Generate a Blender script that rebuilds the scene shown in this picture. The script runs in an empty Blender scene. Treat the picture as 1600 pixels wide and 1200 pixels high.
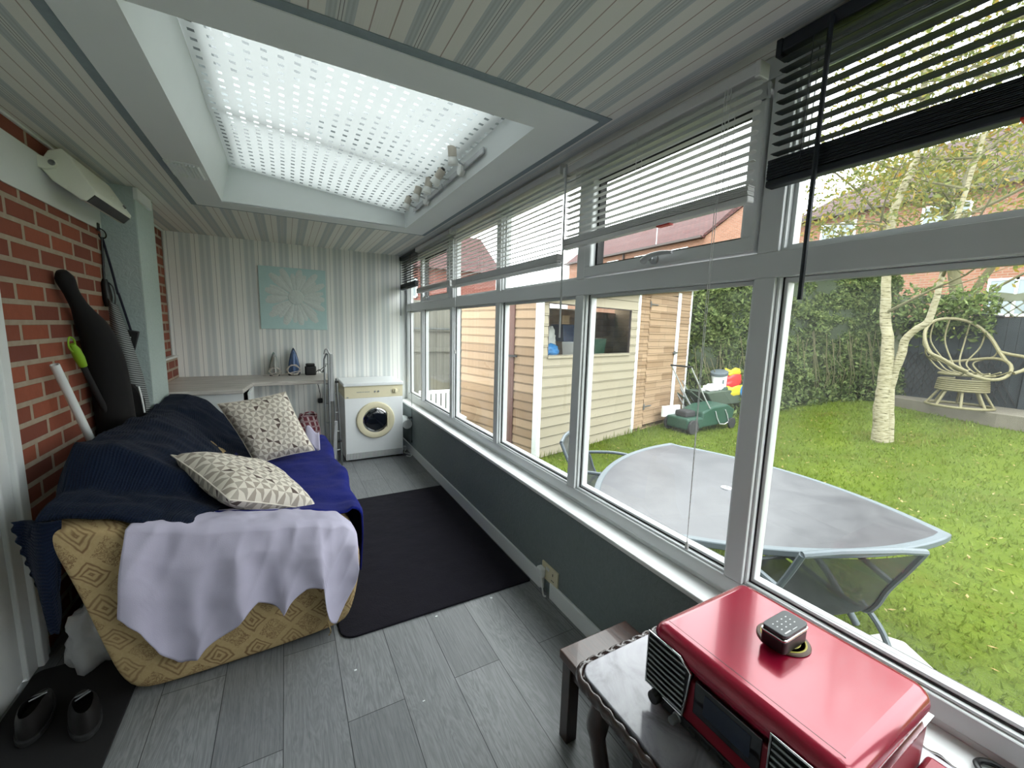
import bpy, bmesh, math, random
from mathutils import Vector, Matrix, noise
random.seed(7)
R_=math.radians
SC=bpy.context.scene
COL=SC.collection
# ------------------------------------------------------------------ camera
def cam_axes(yaw,pitch,roll):
    cy,sy,cp,sp=math.cos(yaw),math.sin(yaw),math.cos(pitch),math.sin(pitch)
    f=Vector((sy*cp,cy*cp,sp)); r=Vector((cy,-sy,0)); u=r.cross(f)
    cr,sr=math.cos(roll),math.sin(roll)
    return cr*r+sr*u, -sr*r+cr*u, f
cd=bpy.data.cameras.new('camera'); cam=bpy.data.objects.new('camera',cd); COL.objects.link(cam)
r_,u_,f_=cam_axes(R_(29.1548586),R_(-7.77316393),R_(1.54693288))
cam.matrix_world=Matrix(((r_.x,u_.x,-f_.x,0),(r_.y,u_.y,-f_.y,0),(r_.z,u_.z,-f_.z,1.5),(0,0,0,1)))
cd.sensor_fit='HORIZONTAL'; cd.sensor_width=36; cd.lens=633.79/1600*36; cd.clip_start=.02; cd.clip_end=400
SC.camera=cam
# ------------------------------------------------------------------ world: overcast sky, brighter overhead
W=bpy.data.worlds.new('overcast'); SC.world=W; W.use_nodes=True
nt=W.node_tree; nt.nodes.clear()
o_=nt.nodes.new('ShaderNodeOutputWorld'); b_=nt.nodes.new('ShaderNodeBackground')
tc=nt.nodes.new('ShaderNodeTexCoord'); sx=nt.nodes.new('ShaderNodeSeparateXYZ'); cr=nt.nodes.new('ShaderNodeValToRGB')
nt.links.new(tc.outputs['Generated'],sx.inputs[0]); nt.links.new(sx.outputs['Z'],cr.inputs[0])
cr.color_ramp.elements[0].position=0; cr.color_ramp.elements[0].color=(.60,.62,.62,1)
cr.color_ramp.elements[1].position=1; cr.color_ramp.elements[1].color=(.94,.99,1.0,1)
nt.links.new(cr.outputs[0],b_.inputs[0]); b_.inputs[1].default_value=6.3
nt.links.new(b_.outputs[0],o_.inputs[0])
SC.view_settings.view_transform='Standard'; SC.view_settings.look='None'
SC.view_settings.gamma=1; SC.view_settings.use_curve_mapping=False
SC.view_settings.exposure=0.6
SC.cycles.max_bounces=10; SC.cycles.diffuse_bounces=6; SC.cycles.transparent_max_bounces=24
SC.cycles.sample_clamp_indirect=6; SC.cycles.caustics_reflective=False; SC.cycles.caustics_refractive=False

# ------------------------------------------------------------------ helpers: materials
def lin(c):
    return tuple((v/255/12.92 if v/255<=.04045 else ((v/255+.055)/1.055)**2.4) for v in c)+(1,)
class NT:
    def __init__(s,name,rough=.6,metal=0,spec=.5):
        s.m=bpy.data.materials.new(name); s.m.use_nodes=True; s.t=s.m.node_tree
        s.p=s.t.nodes['Principled BSDF']; s.out=s.t.nodes['Material Output']
        s.p.inputs['Roughness'].default_value=rough; s.p.inputs['Metallic'].default_value=metal
        s.p.inputs['Specular IOR Level'].default_value=spec
    def n(s,t,**k):
        nd=s.t.nodes.new('ShaderNode'+t)
        for a,v in k.items(): setattr(nd,a,v)
        return nd
    def l(s,a,b): s.t.links.new(a,b)
    def put(s,sock,v):
        if isinstance(v,(int,float)): sock.default_value=v
        elif isinstance(v,(tuple,list)): sock.default_value=v
        else: s.l(v,sock)
    def math(s,op,a,b=None,c=None):
        nd=s.n('Math',operation=op); s.put(nd.inputs[0],a)
        if b is not None: s.put(nd.inputs[1],b)
        if c is not None: s.put(nd.inputs[2],c)
        return nd.outputs[0]
    def mix(s,f,a,b,mode='MIX'):
        nd=s.n('Mix',data_type='RGBA',blend_type=mode); s.put(nd.inputs[0],f); s.put(nd.inputs[6],a); s.put(nd.inputs[7],b)
        return nd.outputs[2]
    def ramp(s,f,stops,interp='LINEAR'):
        nd=s.n('ValToRGB'); s.l(f,nd.inputs[0]); e=nd.color_ramp; e.interpolation=interp
        while len(e.elements)>1: e.elements.remove(e.elements[-1])
        e.elements[0].position=stops[0][0]; e.elements[0].color=stops[0][1]
        for p,c in stops[1:]:
            x=e.elements.new(p); x.color=c
        return nd.outputs[0]
    def pos(s): return s.n('NewGeometry').outputs['Position']
    def obj(s): return s.n('TexCoord').outputs['Object']
    def uv(s): return s.n('TexCoord').outputs['UV']
    def map(s,v,sc=(1,1,1),rot=(0,0,0),loc=(0,0,0)):
        nd=s.n('Mapping'); s.l(v,nd.inputs[0]); nd.inputs[3].default_value=sc; nd.inputs[2].default_value=rot; nd.inputs[1].default_value=loc
        return nd.outputs[0]
    def sep(s,v):
        nd=s.n('SeparateXYZ'); s.l(v,nd.inputs[0]); return nd.outputs
    def comb(s,x,y,z=0.):
        nd=s.n('CombineXYZ'); s.put(nd.inputs[0],x); s.put(nd.inputs[1],y); s.put(nd.inputs[2],z); return nd.outputs[0]
    def noise(s,v,scale=5,detail=3,rough=.5,dist=0):
        nd=s.n('TexNoise'); s.l(v,nd.inputs['Vector']); nd.inputs['Scale'].default_value=scale
        nd.inputs['Detail'].default_value=detail; nd.inputs['Roughness'].default_value=rough; nd.inputs['Distortion'].default_value=dist
        return nd.outputs[0]
    def bump(s,h,dist=.002,strength=1):
        nd=s.n('Bump'); s.l(h,nd.inputs['Height']); nd.inputs['Distance'].default_value=dist; nd.inputs['Strength'].default_value=strength
        s.l(nd.outputs[0],s.p.inputs['Normal']); return nd.outputs[0]
    def col(s,c): s.put(s.p.inputs['Base Color'],c)
def plain(name,c,rough=.6,metal=0,var=.08,sc=30,bump=0,spec=.5,coat=0):
    k=NT(name,rough,metal,spec)
    n=k.noise(k.pos(),sc,3)
    c=lin(c); k.col(k.mix(n,tuple(v*(1-var) for v in c[:3])+(1,),tuple(min(1,v*(1+var)) for v in c[:3])+(1,)))
    if bump: k.bump(n,bump)
    if coat: k.p.inputs['Coat Weight'].default_value=coat; k.p.inputs['Coat Roughness'].default_value=.08
    return k.m
MT={}
MT['white']=plain('white_paint',(222,226,226),.45,var=.03,sc=6)
MT['upvc']=plain('white_upvc',(206,209,210),.32,var=.02,sc=5)
MT['blindwhite']=plain('white_slat_plastic',(205,205,205),.45,var=.02)
MT['blinddark']=plain('dark_navy_slat',(20,27,38),.5,var=.05)
MT['cream']=plain('cream_plastic',(214,206,176),.4,var=.03)
MT['dryerwhite']=plain('white_enamel',(226,229,230),.3,var=.02)
MT['black']=plain('black_plastic',(14,14,16),.4)
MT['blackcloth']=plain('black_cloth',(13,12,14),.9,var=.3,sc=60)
MT['rubber']=plain('rubber',(28,28,30),.8)
MT['grey_metal']=plain('grey_metal',(140,144,146),.35,.8)
MT['alu']=plain('painted_aluminium',(176,178,180),.35,.3)
MT['chrome']=plain('chrome',(205,208,210),.12,1)
MT['outmetal']=plain('grey_powder_coat',(112,122,128),.4,.1)
MT['green']=plain('lime_green_plastic',(132,176,40),.45)
MT['heater']=plain('ivory_plastic',(226,228,214),.5,var=.02)
MT['lilac']=None
MT['spotwhite']=plain('lamp_white',(225,225,222),.4)
MT['spotbeige']=plain('lamp_beige',(190,182,170),.5)
MT['glassdark']=plain('dark_glass',(16,20,28),.06,var=.02,spec=.8)
MT['red']=plain('metallic_red_plastic',(146,14,46),.22,.25,var=.03,sc=2,coat=.5)
MT['reddark']=plain('dark_red_plastic',(120,12,34),.3,.2,var=.03)
MT['stone_slab']=plain('pale_stone',(205,205,200),.8,var=.1,sc=12)
MT['yellow']=plain('yellow_plastic',(225,205,50),.5)
MT['bagred']=plain('red_print',(205,45,45),.45)
MT['blue']=plain('blue_plastic',(40,110,165),.45)
MT['mowergreen']=plain('dark_green_plastic',(44,82,66),.45)
MT['barrow']=plain('worn_green_metal',(84,98,84),.6,.2,var=.25,sc=14)
MT['deck']=plain('weathered_deck',(122,116,102),.85,var=.25,sc=9)
MT['post']=plain('brown_post',(92,62,54),.8)
MT['gutter']=plain('brown_gutter',(60,50,48),.6)
MT['tv']=plain('white_trim_paint',(232,234,234),.5,var=.02)
MT['purplebag']=plain('pale_bag_plastic',(190,190,192),.4,var=.15,bump=.01,sc=12)
MT['shoe']=plain('dark_shoe_leather',(22,20,20),.5)
MT['concrete']=plain('concrete',(150,146,138),.85,var=.15,sc=8)
MT['fenceblack']=plain('black_stained_fence',(34,40,44),.8,var=.3,sc=5)
MT['trellis']=plain('weathered_trellis',(128,132,112),.85,var=.2,sc=9)

# striped wallpaper, a function of world x
def wallpaper(name,seam,light,blue,brown,dark,tex=.0):
    k=NT(name,.75); p=k.pos(); X=k.sep(p)[0]
    r=k.math('FLOORED_MODULO',k.math('SUBTRACT',X,seam),.53)
    q=k.math('FLOORED_MODULO',k.math('DIVIDE',k.math('SUBTRACT',r,.029),.1575),1.0)
    u=k.math('ABSOLUTE',k.math('SUBTRACT',q,.5))
    if tex: dark=blue
    mid=tuple((a+b)/2 for a,b in zip(light,blue))
    b2=tuple(v*.86 for v in blue[:3])+(1,)
    c=k.ramp(u,[(0,mid),(.02,dark),(.034,mid),(.072,b2),(.11,blue),(.15,b2),(.19,blue),(.29 if tex else .235,light),(.485,brown)],'CONSTANT')
    g=k.noise(k.map(p,(260,6,6) ),1,2)
    g2=k.noise(p,2.2,3)
    c=k.mix(k.math('MULTIPLY',g,.28),c,(.62,.64,.64,1),'MIX') if tex else c
    c=k.mix(k.math('MULTIPLY',g2,.25),c,tuple(v*.75 for v in light[:3])+(1,))
    k.col(c); k.bump(g,.0006)
    return k.m
MT['paper_ceil']=wallpaper('striped_wallpaper_ceiling',.275,lin((224,222,216)),lin((184,190,192)),lin((160,142,134)),lin((84,82,86)))
MT['paper_wall']=wallpaper('striped_wallpaper_wall',.125,lin((242,242,238)),lin((208,214,214)),lin((136,138,142)),lin((140,140,146)),1)
MT['border']=plain('blue_grey_border_paper',(130,142,148),.8,var=.1,sc=50)
MT['ceilpanel']=plain('grey_ceiling_panel',(224,227,228),.7,var=.04,sc=4)

# brick
def brick(name,c1,c2,mortar,bw=.245,bh=.0877,ms=.012,axis='y',off=(0,0,0),bumpd=.006):
    k=NT(name,.85); p=k.pos(); s=k.sep(p)
    v=k.comb(s[1] if axis=='y' else s[0],s[2],0.)
    v=k.map(v,loc=off)
    b=k.n('TexBrick'); k.l(v,b.inputs['Vector']); b.inputs['Scale'].default_value=1
    b.inputs['Brick Width'].default_value=bw; b.inputs['Row Height'].default_value=bh; b.inputs['Mortar Size'].default_value=ms
    b.inputs['Mortar Smooth'].default_value=.1; b.inputs['Bias'].default_value=0
    b.inputs['Color1'].default_value=lin(c1); b.inputs['Color2'].default_value=lin(c2); b.inputs['Mortar'].default_value=lin(mortar)
    n=k.noise(p,26,4,.6); n2=k.noise(p,5,2)
    c=k.mix(k.math('MULTIPLY',n,.5),b.outputs[0],tuple(v*.45 for v in lin(c1)[:3])+(1,))
    c=k.mix(k.math('MULTIPLY',n2,.3),c,lin(c2))
    k.col(c)
    h=k.math('ADD',k.math('MULTIPLY',b.outputs['Fac'],-1),k.math('MULTIPLY',n,.3)); k.bump(h,bumpd)
    return k.m
MT['brick']=brick('red_brick_wall',(166,88,60),(112,58,48),(186,178,158),off=(0,.021,0))
MT['housebrick']=brick('orange_brick_wall',(196,140,114),(172,116,92),(190,170,152),bw=.24,bh=.085,ms=.012)
MT['housebrickred']=brick('red_house_brick',(150,74,62),(134,62,54),(185,150,135),axis='x')
def tiles(name,c1,c2,axis='y'):
    k=NT(name,.85); p=k.pos(); s=k.sep(p)
    v=k.comb(s[1] if axis=='y' else s[0],s[2],0.)
    b=k.n('TexBrick'); k.l(v,b.inputs['Vector']); b.inputs['Brick Width'].default_value=.3; b.inputs['Row Height'].default_value=.15
    b.inputs['Scale'].default_value=1; b.inputs['Mortar Size'].default_value=.025; b.inputs['Color1'].default_value=lin(c1); b.inputs['Color2'].default_value=lin(c2)
    b.inputs['Mortar'].default_value=lin(tuple(v*.6 for v in c1))
    n=k.noise(p,3,4); k.col(k.mix(k.math('MULTIPLY',n,.4),b.outputs[0],lin((150,130,128)))); return k.m
MT['rooftile']=tiles('clay_roof_tiles',(138,78,74),(116,64,62))
MT['rooftile2']=tiles('purple_brown_roof_tiles',(140,108,104),(118,90,90))

# wood-plank floor
def floor_mat():
    k=NT('grey_plank_vinyl',.38); p=k.pos(); s=k.sep(p)
    v=k.comb(k.math('ADD',s[1],1.82),k.math('ADD',s[0],.285+.43*4),0.)
    b=k.n('TexBrick'); k.l(v,b.inputs['Vector']); b.inputs['Scale'].default_value=1; b.inputs['Brick Width'].default_value=1.25
    b.inputs['Row Height'].default_value=.215; b.inputs['Mortar Size'].default_value=.0016; b.inputs['Mortar Smooth'].default_value=.3
    b.offset=.37; b.offset_frequency=2
    b.inputs['Color1'].default_value=lin((126,128,130)); b.inputs['Color2'].default_value=lin((74,77,80)); b.inputs['Mortar'].default_value=lin((50,52,54))
    row=k.math('FLOOR',k.math('DIVIDE',k.math('ADD',s[0],.285+.43*4),.215))
    off=k.math('MULTIPLY',row,3.7)
    gv=k.comb(k.math('MULTIPLY',s[0],9.),k.math('ADD',k.math('MULTIPLY',s[1],1.1),off),off)
    n1=k.noise(gv,1.5,4,.6,1.0)
    rings=k.math('PINGPONG',k.math('MULTIPLY',n1,11.),.5)
    fine=k.noise(k.map(p,(130,5,1)),1,3,.6)
    c=k.mix(k.math('MULTIPLY',rings,1.4),b.outputs[0],lin((56,60,64)))
    c=k.mix(k.math('MULTIPLY',fine,.55),c,lin((160,162,163)))
    c=k.mix(b.outputs['Fac'],c,lin((46,48,50)))
    k.col(c); k.bump(k.math('ADD',fine,k.math('MULTIPLY',b.outputs['Fac'],-1.5)),.0006)
    return k.m
MT['floor']=floor_mat()

# painted textured plaster (pillar, dado)
def plaster(name,c,c2,sc=24):
    k=NT(name,.6); p=k.pos(); n=k.noise(p,sc,4,.6,1.5); n2=k.noise(p,3,2)
    k.col(k.mix(k.math('MULTIPLY',n,.5),k.mix(n2,lin(c),lin(c2)),tuple(v*.62 for v in lin(c)[:3])+(1,))); k.bump(n,.006); return k.m
MT['pillar']=plaster('embossed_blue_grey_paper',(172,188,188),(184,198,196))
MT['pillarside']=plaster('embossed_lit_side_paper',(188,206,202),(198,212,208),30)  # paler than the front face: window light put into the colour
MT['dado']=plaster('grey_blue_wall_paint',(116,128,130),(128,138,138),25)

# perforated translucent skylight sheet
def sheet():
    k=NT('perforated_translucent_sheet',.6); p=k.pos(); s=k.sep(p)
    fx=k.math('FLOORED_MODULO',s[0],.06); fy=k.math('FLOORED_MODULO',s[1],.0615)
    mx=k.math('LESS_THAN',k.math('ABSOLUTE',k.math('SUBTRACT',fx,.03)),.0115)
    my=k.math('LESS_THAN',k.math('ABSOLUTE',k.math('SUBTRACT',fy,.03)),.0095)
    m=k.math('MULTIPLY',mx,my)
    n=k.noise(p,2.2,3)
    d=k.n('BsdfDiffuse'); d.inputs[0].default_value=(.40,.41,.405,1)
    t=k.n('BsdfTranslucent'); k.l(k.mix(n,(.085,.091,.089,1),(.105,.112,.11,1)),t.inputs[0])
    a=k.n('AddShader'); k.l(d.outputs[0],a.inputs[0]); k.l(t.outputs[0],a.inputs[1])
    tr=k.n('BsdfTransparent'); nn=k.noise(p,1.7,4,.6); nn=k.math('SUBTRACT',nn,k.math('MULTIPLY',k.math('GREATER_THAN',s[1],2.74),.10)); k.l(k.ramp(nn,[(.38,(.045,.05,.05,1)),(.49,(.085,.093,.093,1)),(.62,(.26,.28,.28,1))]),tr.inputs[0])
    mx_=k.n('MixShader'); k.l(m,mx_.inputs[0]); k.l(a.outputs[0],mx_.inputs[1]); k.l(tr.outputs[0],mx_.inputs[2])
    k.l(mx_.outputs[0],k.out.inputs[0]); return k.m
MT['sheet']=sheet()
# window glass: clear, mirror-like at grazing angles, slightly dusty
def glass():
    k=NT('window_glass',.02)
    fr=k.n('Fresnel'); fr.inputs[0].default_value=1.45
    tr=k.n('BsdfTransparent'); tr.inputs[0].default_value=(.97,.98,.975,1)
    gl=k.n('BsdfGlossy'); gl.inputs['Roughness'].default_value=.0
    m=k.n('MixShader'); k.l(k.math('MULTIPLY',fr.outputs[0],k.math('SUBTRACT',1.,k.n('NewGeometry').outputs['Backfacing'])),m.inputs[0]); k.l(tr.outputs[0],m.inputs[1]); k.l(gl.outputs[0],m.inputs[2])
    df=k.n('BsdfTranslucent'); df.inputs[0].default_value=(.8,.82,.82,1)
    n=k.noise(k.pos(),2.5,5,.65); f=k.math('MULTIPLY',k.math('MAXIMUM',k.math('SUBTRACT',n,.42),0.),.055)
    m2=k.n('MixShader'); k.l(f,m2.inputs[0]); k.l(m.outputs[0],m2.inputs[1]); k.l(df.outputs[0],m2.inputs[2])
    k.l(m2.outputs[0],k.out.inputs[0]); return k.m
MT['glass']=glass()

def wood(name,c1,c2,sc=(1,1,1),rough=.5,scale=3,coat=0,obj=False):
    k=NT(name,rough); p=k.obj() if obj else k.pos(); n=k.noise(k.map(p,sc),scale,4,.6,.6)
    k.col(k.ramp(n,[(.3,lin(c1)),(.7,lin(c2))])); k.bump(n,.0008)
    if coat: k.p.inputs['Coat Weight'].default_value=coat
    return k.m
MT['worktop']=wood('pale_wood_effect_laminate',(158,152,144),(222,217,210),(1.2,16,16),.35,3)
MT['worktopedge']=wood('laminate_edge',(170,166,160),(205,202,197),(1.2,16,16),.35,3)
MT['darkwood']=wood('dark_mahogany',(26,15,13),(54,30,24),(18,2,2),.28,3,.5)
MT['stoolwood']=wood('worn_brown_wood',(46,30,24),(74,48,38),(16,2,2),.35,3,.3)
def marble():
    k=NT('polished_pale_marble',.14); p=k.pos(); n=k.noise(p,7,6,.65,1.5)
    k.col(k.ramp(n,[(.3,lin((118,114,122))),(.5,lin((160,158,168))),(.7,lin((176,174,182)))])); return k.m
MT['marble']=marble()

# shiplap boards: horizontal courses with per-board tone
def boards(name,c1,c2,h,bw=50,z0=0,shadow=.35,vert=False,tone=.5,obj=True):
    k=NT(name,.8); p=k.obj() if obj else k.pos(); s=k.sep(p)
    a=s[0] if not vert else s[2]; z=s[2] if not vert else s[0]
    if not obj: a=k.math('ADD',s[0],s[1])
    v=k.comb(a,k.math('SUBTRACT',z,z0),0.)
    b=k.n('TexBrick'); k.l(v,b.inputs['Vector']); b.inputs['Scale'].default_value=1; b.inputs['Brick Width'].default_value=bw
    b.inputs['Row Height'].default_value=h; b.inputs['Mortar Size'].default_value=.0022; b.inputs['Color1'].default_value=lin(c1); b.inputs['Color2'].default_value=lin(c2)
    b.inputs['Mortar'].default_value=lin(tuple(v*shadow for v in c1)); b.offset=.37
    n=k.noise(k.map(p,(1.5,1.5,25) if not vert else (25,25,1.5)),3,4,.6)
    k.col(k.mix(k.math('MULTIPLY',n,tone),b.outputs[0],lin(tuple(v*.72 for v in c1)))); k.bump(k.math('MULTIPLY',b.outputs['Fac'],-1),.004)
    return k.m
MT['creamboard']=boards('cream_painted_shiplap',(180,170,148),(174,164,142),.14,tone=.15)
MT['cedar']=boards('natural_cedar_boards',(200,170,138),(160,130,100),.125,bw=.55,tone=.5)
MT['greyboard']=boards('weathered_fence_boards',(140,138,126),(120,118,108),.14,vert=True,tone=.6,shadow=.4)

def navy(name,c,ribs=True):
    k=NT(name,.95,spec=.15); p=k.uv(); s=k.sep(p)
    n=k.noise(k.pos(),150,3,.7); n2=k.noise(k.pos(),7,3)
    c1=lin(c); c2=tuple(v*2.4 for v in c1[:3])+(1,)
    if ribs:
        w=k.math('SINE',k.math('MULTIPLY',s[0],6.2832/.016))
        g=k.math('MAXIMUM',w,0.)
        k.col(k.mix(k.math('MULTIPLY',k.math('MULTIPLY',g,n2),.55),c1,c2))
        k.bump(k.math('ADD',k.math('MULTIPLY',w,.35),n),.004)
    else:
        k.col(k.mix(k.math('MULTIPLY',n2,.5),c1,c2)); k.bump(k.math('ADD',n,k.math('MULTIPLY',n2,3)),.003)
    k.p.inputs['Sheen Weight'].default_value=.04; k.p.inputs['Sheen Roughness'].default_value=.5
    return k.m
MT['throw']=navy('navy_ribbed_fleece',(10,21,40))
MT['bluecover']=navy('royal_blue_fleece',(8,18,88),False)
MT['rug']=navy('near_black_pile_rug',(14,12,20),False)
def lilac():
    k=NT('lilac_cotton',.85,spec=.2); n=k.noise(k.pos(),400,2); n2=k.noise(k.pos(),6,3)
    k.col(k.mix(n2,lin((172,168,188)),lin((190,186,206)))); k.bump(n,.0004); return k.m
MT['lilac']=lilac()
# gold damask: diamonds with rings and scrolls
def damask():
    k=NT('gold_patterned_upholstery',.9,spec=.2); p=k.pos(); s=k.sep(p)
    a=k.math('ADD',s[0],k.math('MULTIPLY',s[1],.85)); z=s[2]
    w=k.noise(p,7,3); 
    u=k.math('DIVIDE',k.math('ADD',a,z),.125); v=k.math('DIVIDE',k.math('SUBTRACT',a,z),.17)
    wu=k.math('MULTIPLY',k.math('SUBTRACT',w,.5),.7); u=k.math('ADD',u,wu); v=k.math('SUBTRACT',v,wu)
    fu=k.math('ABSOLUTE',k.math('SUBTRACT',k.math('FLOORED_MODULO',u,1.),.5)); fv=k.math('ABSOLUTE',k.math('SUBTRACT',k.math('FLOORED_MODULO',v,1.),.5))
    m=k.math('MAXIMUM',fu,fv)
    ring=k.math('SINE',k.math('MULTIPLY',m,40.))
    n=k.noise(p,38,4,.6,2.5); scr=k.math('SINE',k.math('MULTIPLY',n,30.))
    cell=k.math('MODULO',k.math('ADD',k.math('FLOOR',u),k.math('FLOOR',v)),2.)
    pat=k.mix(k.math('ABSOLUTE',cell),ring,scr)
    edge=k.math('LESS_THAN',m,.40)
    f=k.math('MULTIPLY',k.math('MULTIPLY',k.math('ADD',pat,.5),.75),edge)
    f=k.math('MULTIPLY',f,k.math('ADD',k.math('MULTIPLY',w,.8),.15))
    n3=k.noise(p,90,3)
    base=k.mix(n3,lin((160,138,98)),lin((182,160,120)))
    k.col(k.mix(f,base,lin((92,60,38)))); k.bump(n3,.0008); return k.m
MT['damask']=damask()
# cushion: cream / taupe / brown triangles
def tri():
    k=NT('geometric_triangle_cotton',.85,spec=.2); s=k.sep(k.uv())
    u=k.math('MULTIPLY',s[0],12.); v=k.math('MULTIPLY',s[1],12.)
    cu=k.math('FLOOR',u); cv=k.math('FLOOR',v); fu=k.math('SUBTRACT',u,cu); fv=k.math('SUBTRACT',v,cv)
    par=k.math('FLOORED_MODULO',k.math('ADD',cu,cv),2.)
    fu2=k.math('ABSOLUTE',k.math('SUBTRACT',fu,par))          # mirror every other cell: eight triangles meet at a point
    side=k.math('GREATER_THAN',fu2,fv)
    wn=k.n('TexWhiteNoise',noise_dimensions='3D'); k.l(k.comb(cu,cv,side),wn.inputs['Vector'])
    c=k.ramp(wn.outputs[0],[(0,lin((96,84,78))),(.09,lin((168,158,146))),(.55,lin((176,168,156)))],'CONSTANT')
    c=k.mix(k.math('LESS_THAN',k.math('FLOORED_MODULO',k.math('ADD',side,cu),2.),.5),c,lin((222,215,202)))
    n=k.noise(k.pos(),260,2); k.col(c); k.bump(n,.0005); return k.m
MT['tri']=tri()
def plaid():
    k=NT('burgundy_plaid',.9); s=k.sep(k.pos())
    a=k.math('SINE',k.math('MULTIPLY',k.math('ADD',s[0],s[1]),110.)); b=k.math('SINE',k.math('MULTIPLY',s[2],110.))
    c=k.mix(k.math('GREATER_THAN',a,.55),lin((104,46,54)),lin((176,160,160))); k.col(k.mix(k.math('GREATER_THAN',b,.6),c,lin((150,124,128)))); return k.m
MT['plaid']=plaid()
# garden
def grassmat():
    k=NT('lawn_grass',.9,spec=.1); p=k.pos(); n=k.noise(p,1.1,5,.6); n2=k.noise(p,22,4,.7)
    c=k.ramp(n,[(.3,lin((106,108,40))),(.48,lin((96,116,36))),(.7,lin((118,136,46)))])
    k.col(k.mix(k.math('MULTIPLY',n2,.75),c,lin((70,78,26)))); k.bump(n2,.03); return k.m
MT['grass']=grassmat()
def leafmat(name,stops,sc=9,rough=.6,trans=.35):
    k=NT(name,rough,spec=.3); n=k.noise(k.pos(),sc,3,.8); k.col(k.ramp(n,stops))
    t=k.n('BsdfTranslucent'); k.l(k.ramp(n,stops),t.inputs[0]); m=k.n('MixShader'); m.inputs[0].default_value=trans
    k.l(k.p.outputs[0],m.inputs[1]); k.l(t.outputs[0],m.inputs[2]); k.l(m.outputs[0],k.out.inputs[0]); return k.m
MT['blade']=leafmat('grass_blades',[(.3,lin((124,128,52))),(.5,lin((114,136,44))),(.7,lin((144,160,66)))],4)
MT['hedge']=leafmat('hedge_leaves',[(.35,lin((70,88,50))),(.5,lin((110,130,72))),(.68,lin((170,182,116)))],11)
MT['birchleaf']=leafmat('autumn_birch_leaves',[(.35,lin((84,98,54))),(.5,lin((126,132,66))),(.6,lin((160,140,58))),(.72,lin((176,116,56)))],7)
MT['litter']=leafmat('fallen_leaves',[(.4,lin((176,172,120))),(.6,lin((190,150,90)))],20)
def bark():
    k=NT('pale_birch_bark',.85); p=k.pos(); n=k.noise(k.map(p,(5,5,26)),2,4,.6); n2=k.noise(p,4,2)
    c=k.ramp(n,[(.36,lin((70,60,44))),(.44,lin((160,152,122))),(.7,lin((196,190,166)))]); k.col(k.mix(k.math('MULTIPLY',n2,.4),c,lin((140,136,88)))); k.bump(n,.01); return k.m
MT['bark']=bark()
MT['darkbark']=plain('mossy_bark',(112,108,78),.9,var=.35,sc=12,bump=.01)
MT['rattan']=wood('pale_rattan',(120,114,80),(150,142,108),(6,6,6),.5,6)
def slate():
    k=NT('dark_tiled_table_top',.34); p=k.obj(); n=k.noise(p,3,5,.6,.8)
    c=k.ramp(n,[(.35,lin((48,48,54))),(.65,lin((68,68,72)))])
    b=k.n('TexBrick'); k.l(k.map(p,rot=(0,0,R_(18))),b.inputs['Vector']); b.inputs['Scale'].default_value=1; b.inputs['Brick Width'].default_value=.62; b.inputs['Row Height'].default_value=.4
    b.inputs['Mortar Size'].default_value=.003
    k.col(k.mix(b.outputs['Fac'],c,lin((52,52,56)))); return k.m
MT['slate']=slate()
def meshfab():
    k=NT('dark_sling_mesh',.8); tr=k.n('BsdfTransparent'); m=k.n('MixShader'); m.inputs[0].default_value=.14
    k.col(lin((34,40,40))); k.l(k.p.outputs[0],m.inputs[1]); k.l(tr.outputs[0],m.inputs[2]); k.l(m.outputs[0],k.out.inputs[0]); return k.m
MT['sling']=meshfab()
def paintmat():
    k=NT('duck_egg_canvas_paint',.75); s=k.sep(k.pos())
    n=k.noise(k.pos(),9,4,.6); k.col(k.mix(n,lin((176,206,206)),lin((190,216,216)))); k.bump(n,.003); return k.m
MT['canvas']=paintmat()
MT['petal']=plain('silver_grey_relief_paint',(208,216,214),.7,var=.08,sc=40,bump=.003)
MT['ribbed']=None
def ribbed():
    k=NT('ribbed_grey_plastic',.5); s=k.sep(k.uv()); w=k.math('SINE',k.math('MULTIPLY',s[1],6.2832*105))
    k.col(k.mix(k.math('GREATER_THAN',w,.0),lin((52,56,58)),lin((134,140,140)))); return k.m
MT['ribbed']=ribbed()
def dots():
    k=NT('perforated_vent_panel',.5); s=k.sep(k.pos())
    w=k.math('SINE',k.math('MULTIPLY',s[0],420.)); v=k.math('SINE',k.math('MULTIPLY',s[2],300.))
    k.col(k.mix(k.math('GREATER_THAN',k.math('MULTIPLY',w,1.),.0),lin((120,122,122)),lin((214,216,216)))); return k.m
MT['ventdots']=dots()

def dim_outdoor(m,f):      # outdoor colours darkened to offset the exposure raised for the room
    for n in m.node_tree.nodes:
        if n.type=='VALTORGB':
            for e in n.color_ramp.elements: e.color=tuple(v*f for v in e.color[:3])+(1,)
        elif n.type in('MIX','TEX_BRICK','BSDF_PRINCIPLED'):
            for q in n.inputs:
                if q.type=='RGBA' and not q.is_linked: q.default_value=tuple(v*f for v in q.default_value[:3])+(1,)
for k_ in 'housebrick housebrickred rooftile rooftile2 creamboard cedar greyboard outmetal stone_slab mowergreen barrow deck concrete trellis bark darkbark rattan grass blade hedge birchleaf litter yellow'.split(): dim_outdoor(MT[k_],.62)
for k_ in 'rooftile rooftile2'.split(): dim_outdoor(MT[k_],.5)
dim_outdoor(MT['housebrick'],.85)
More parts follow.
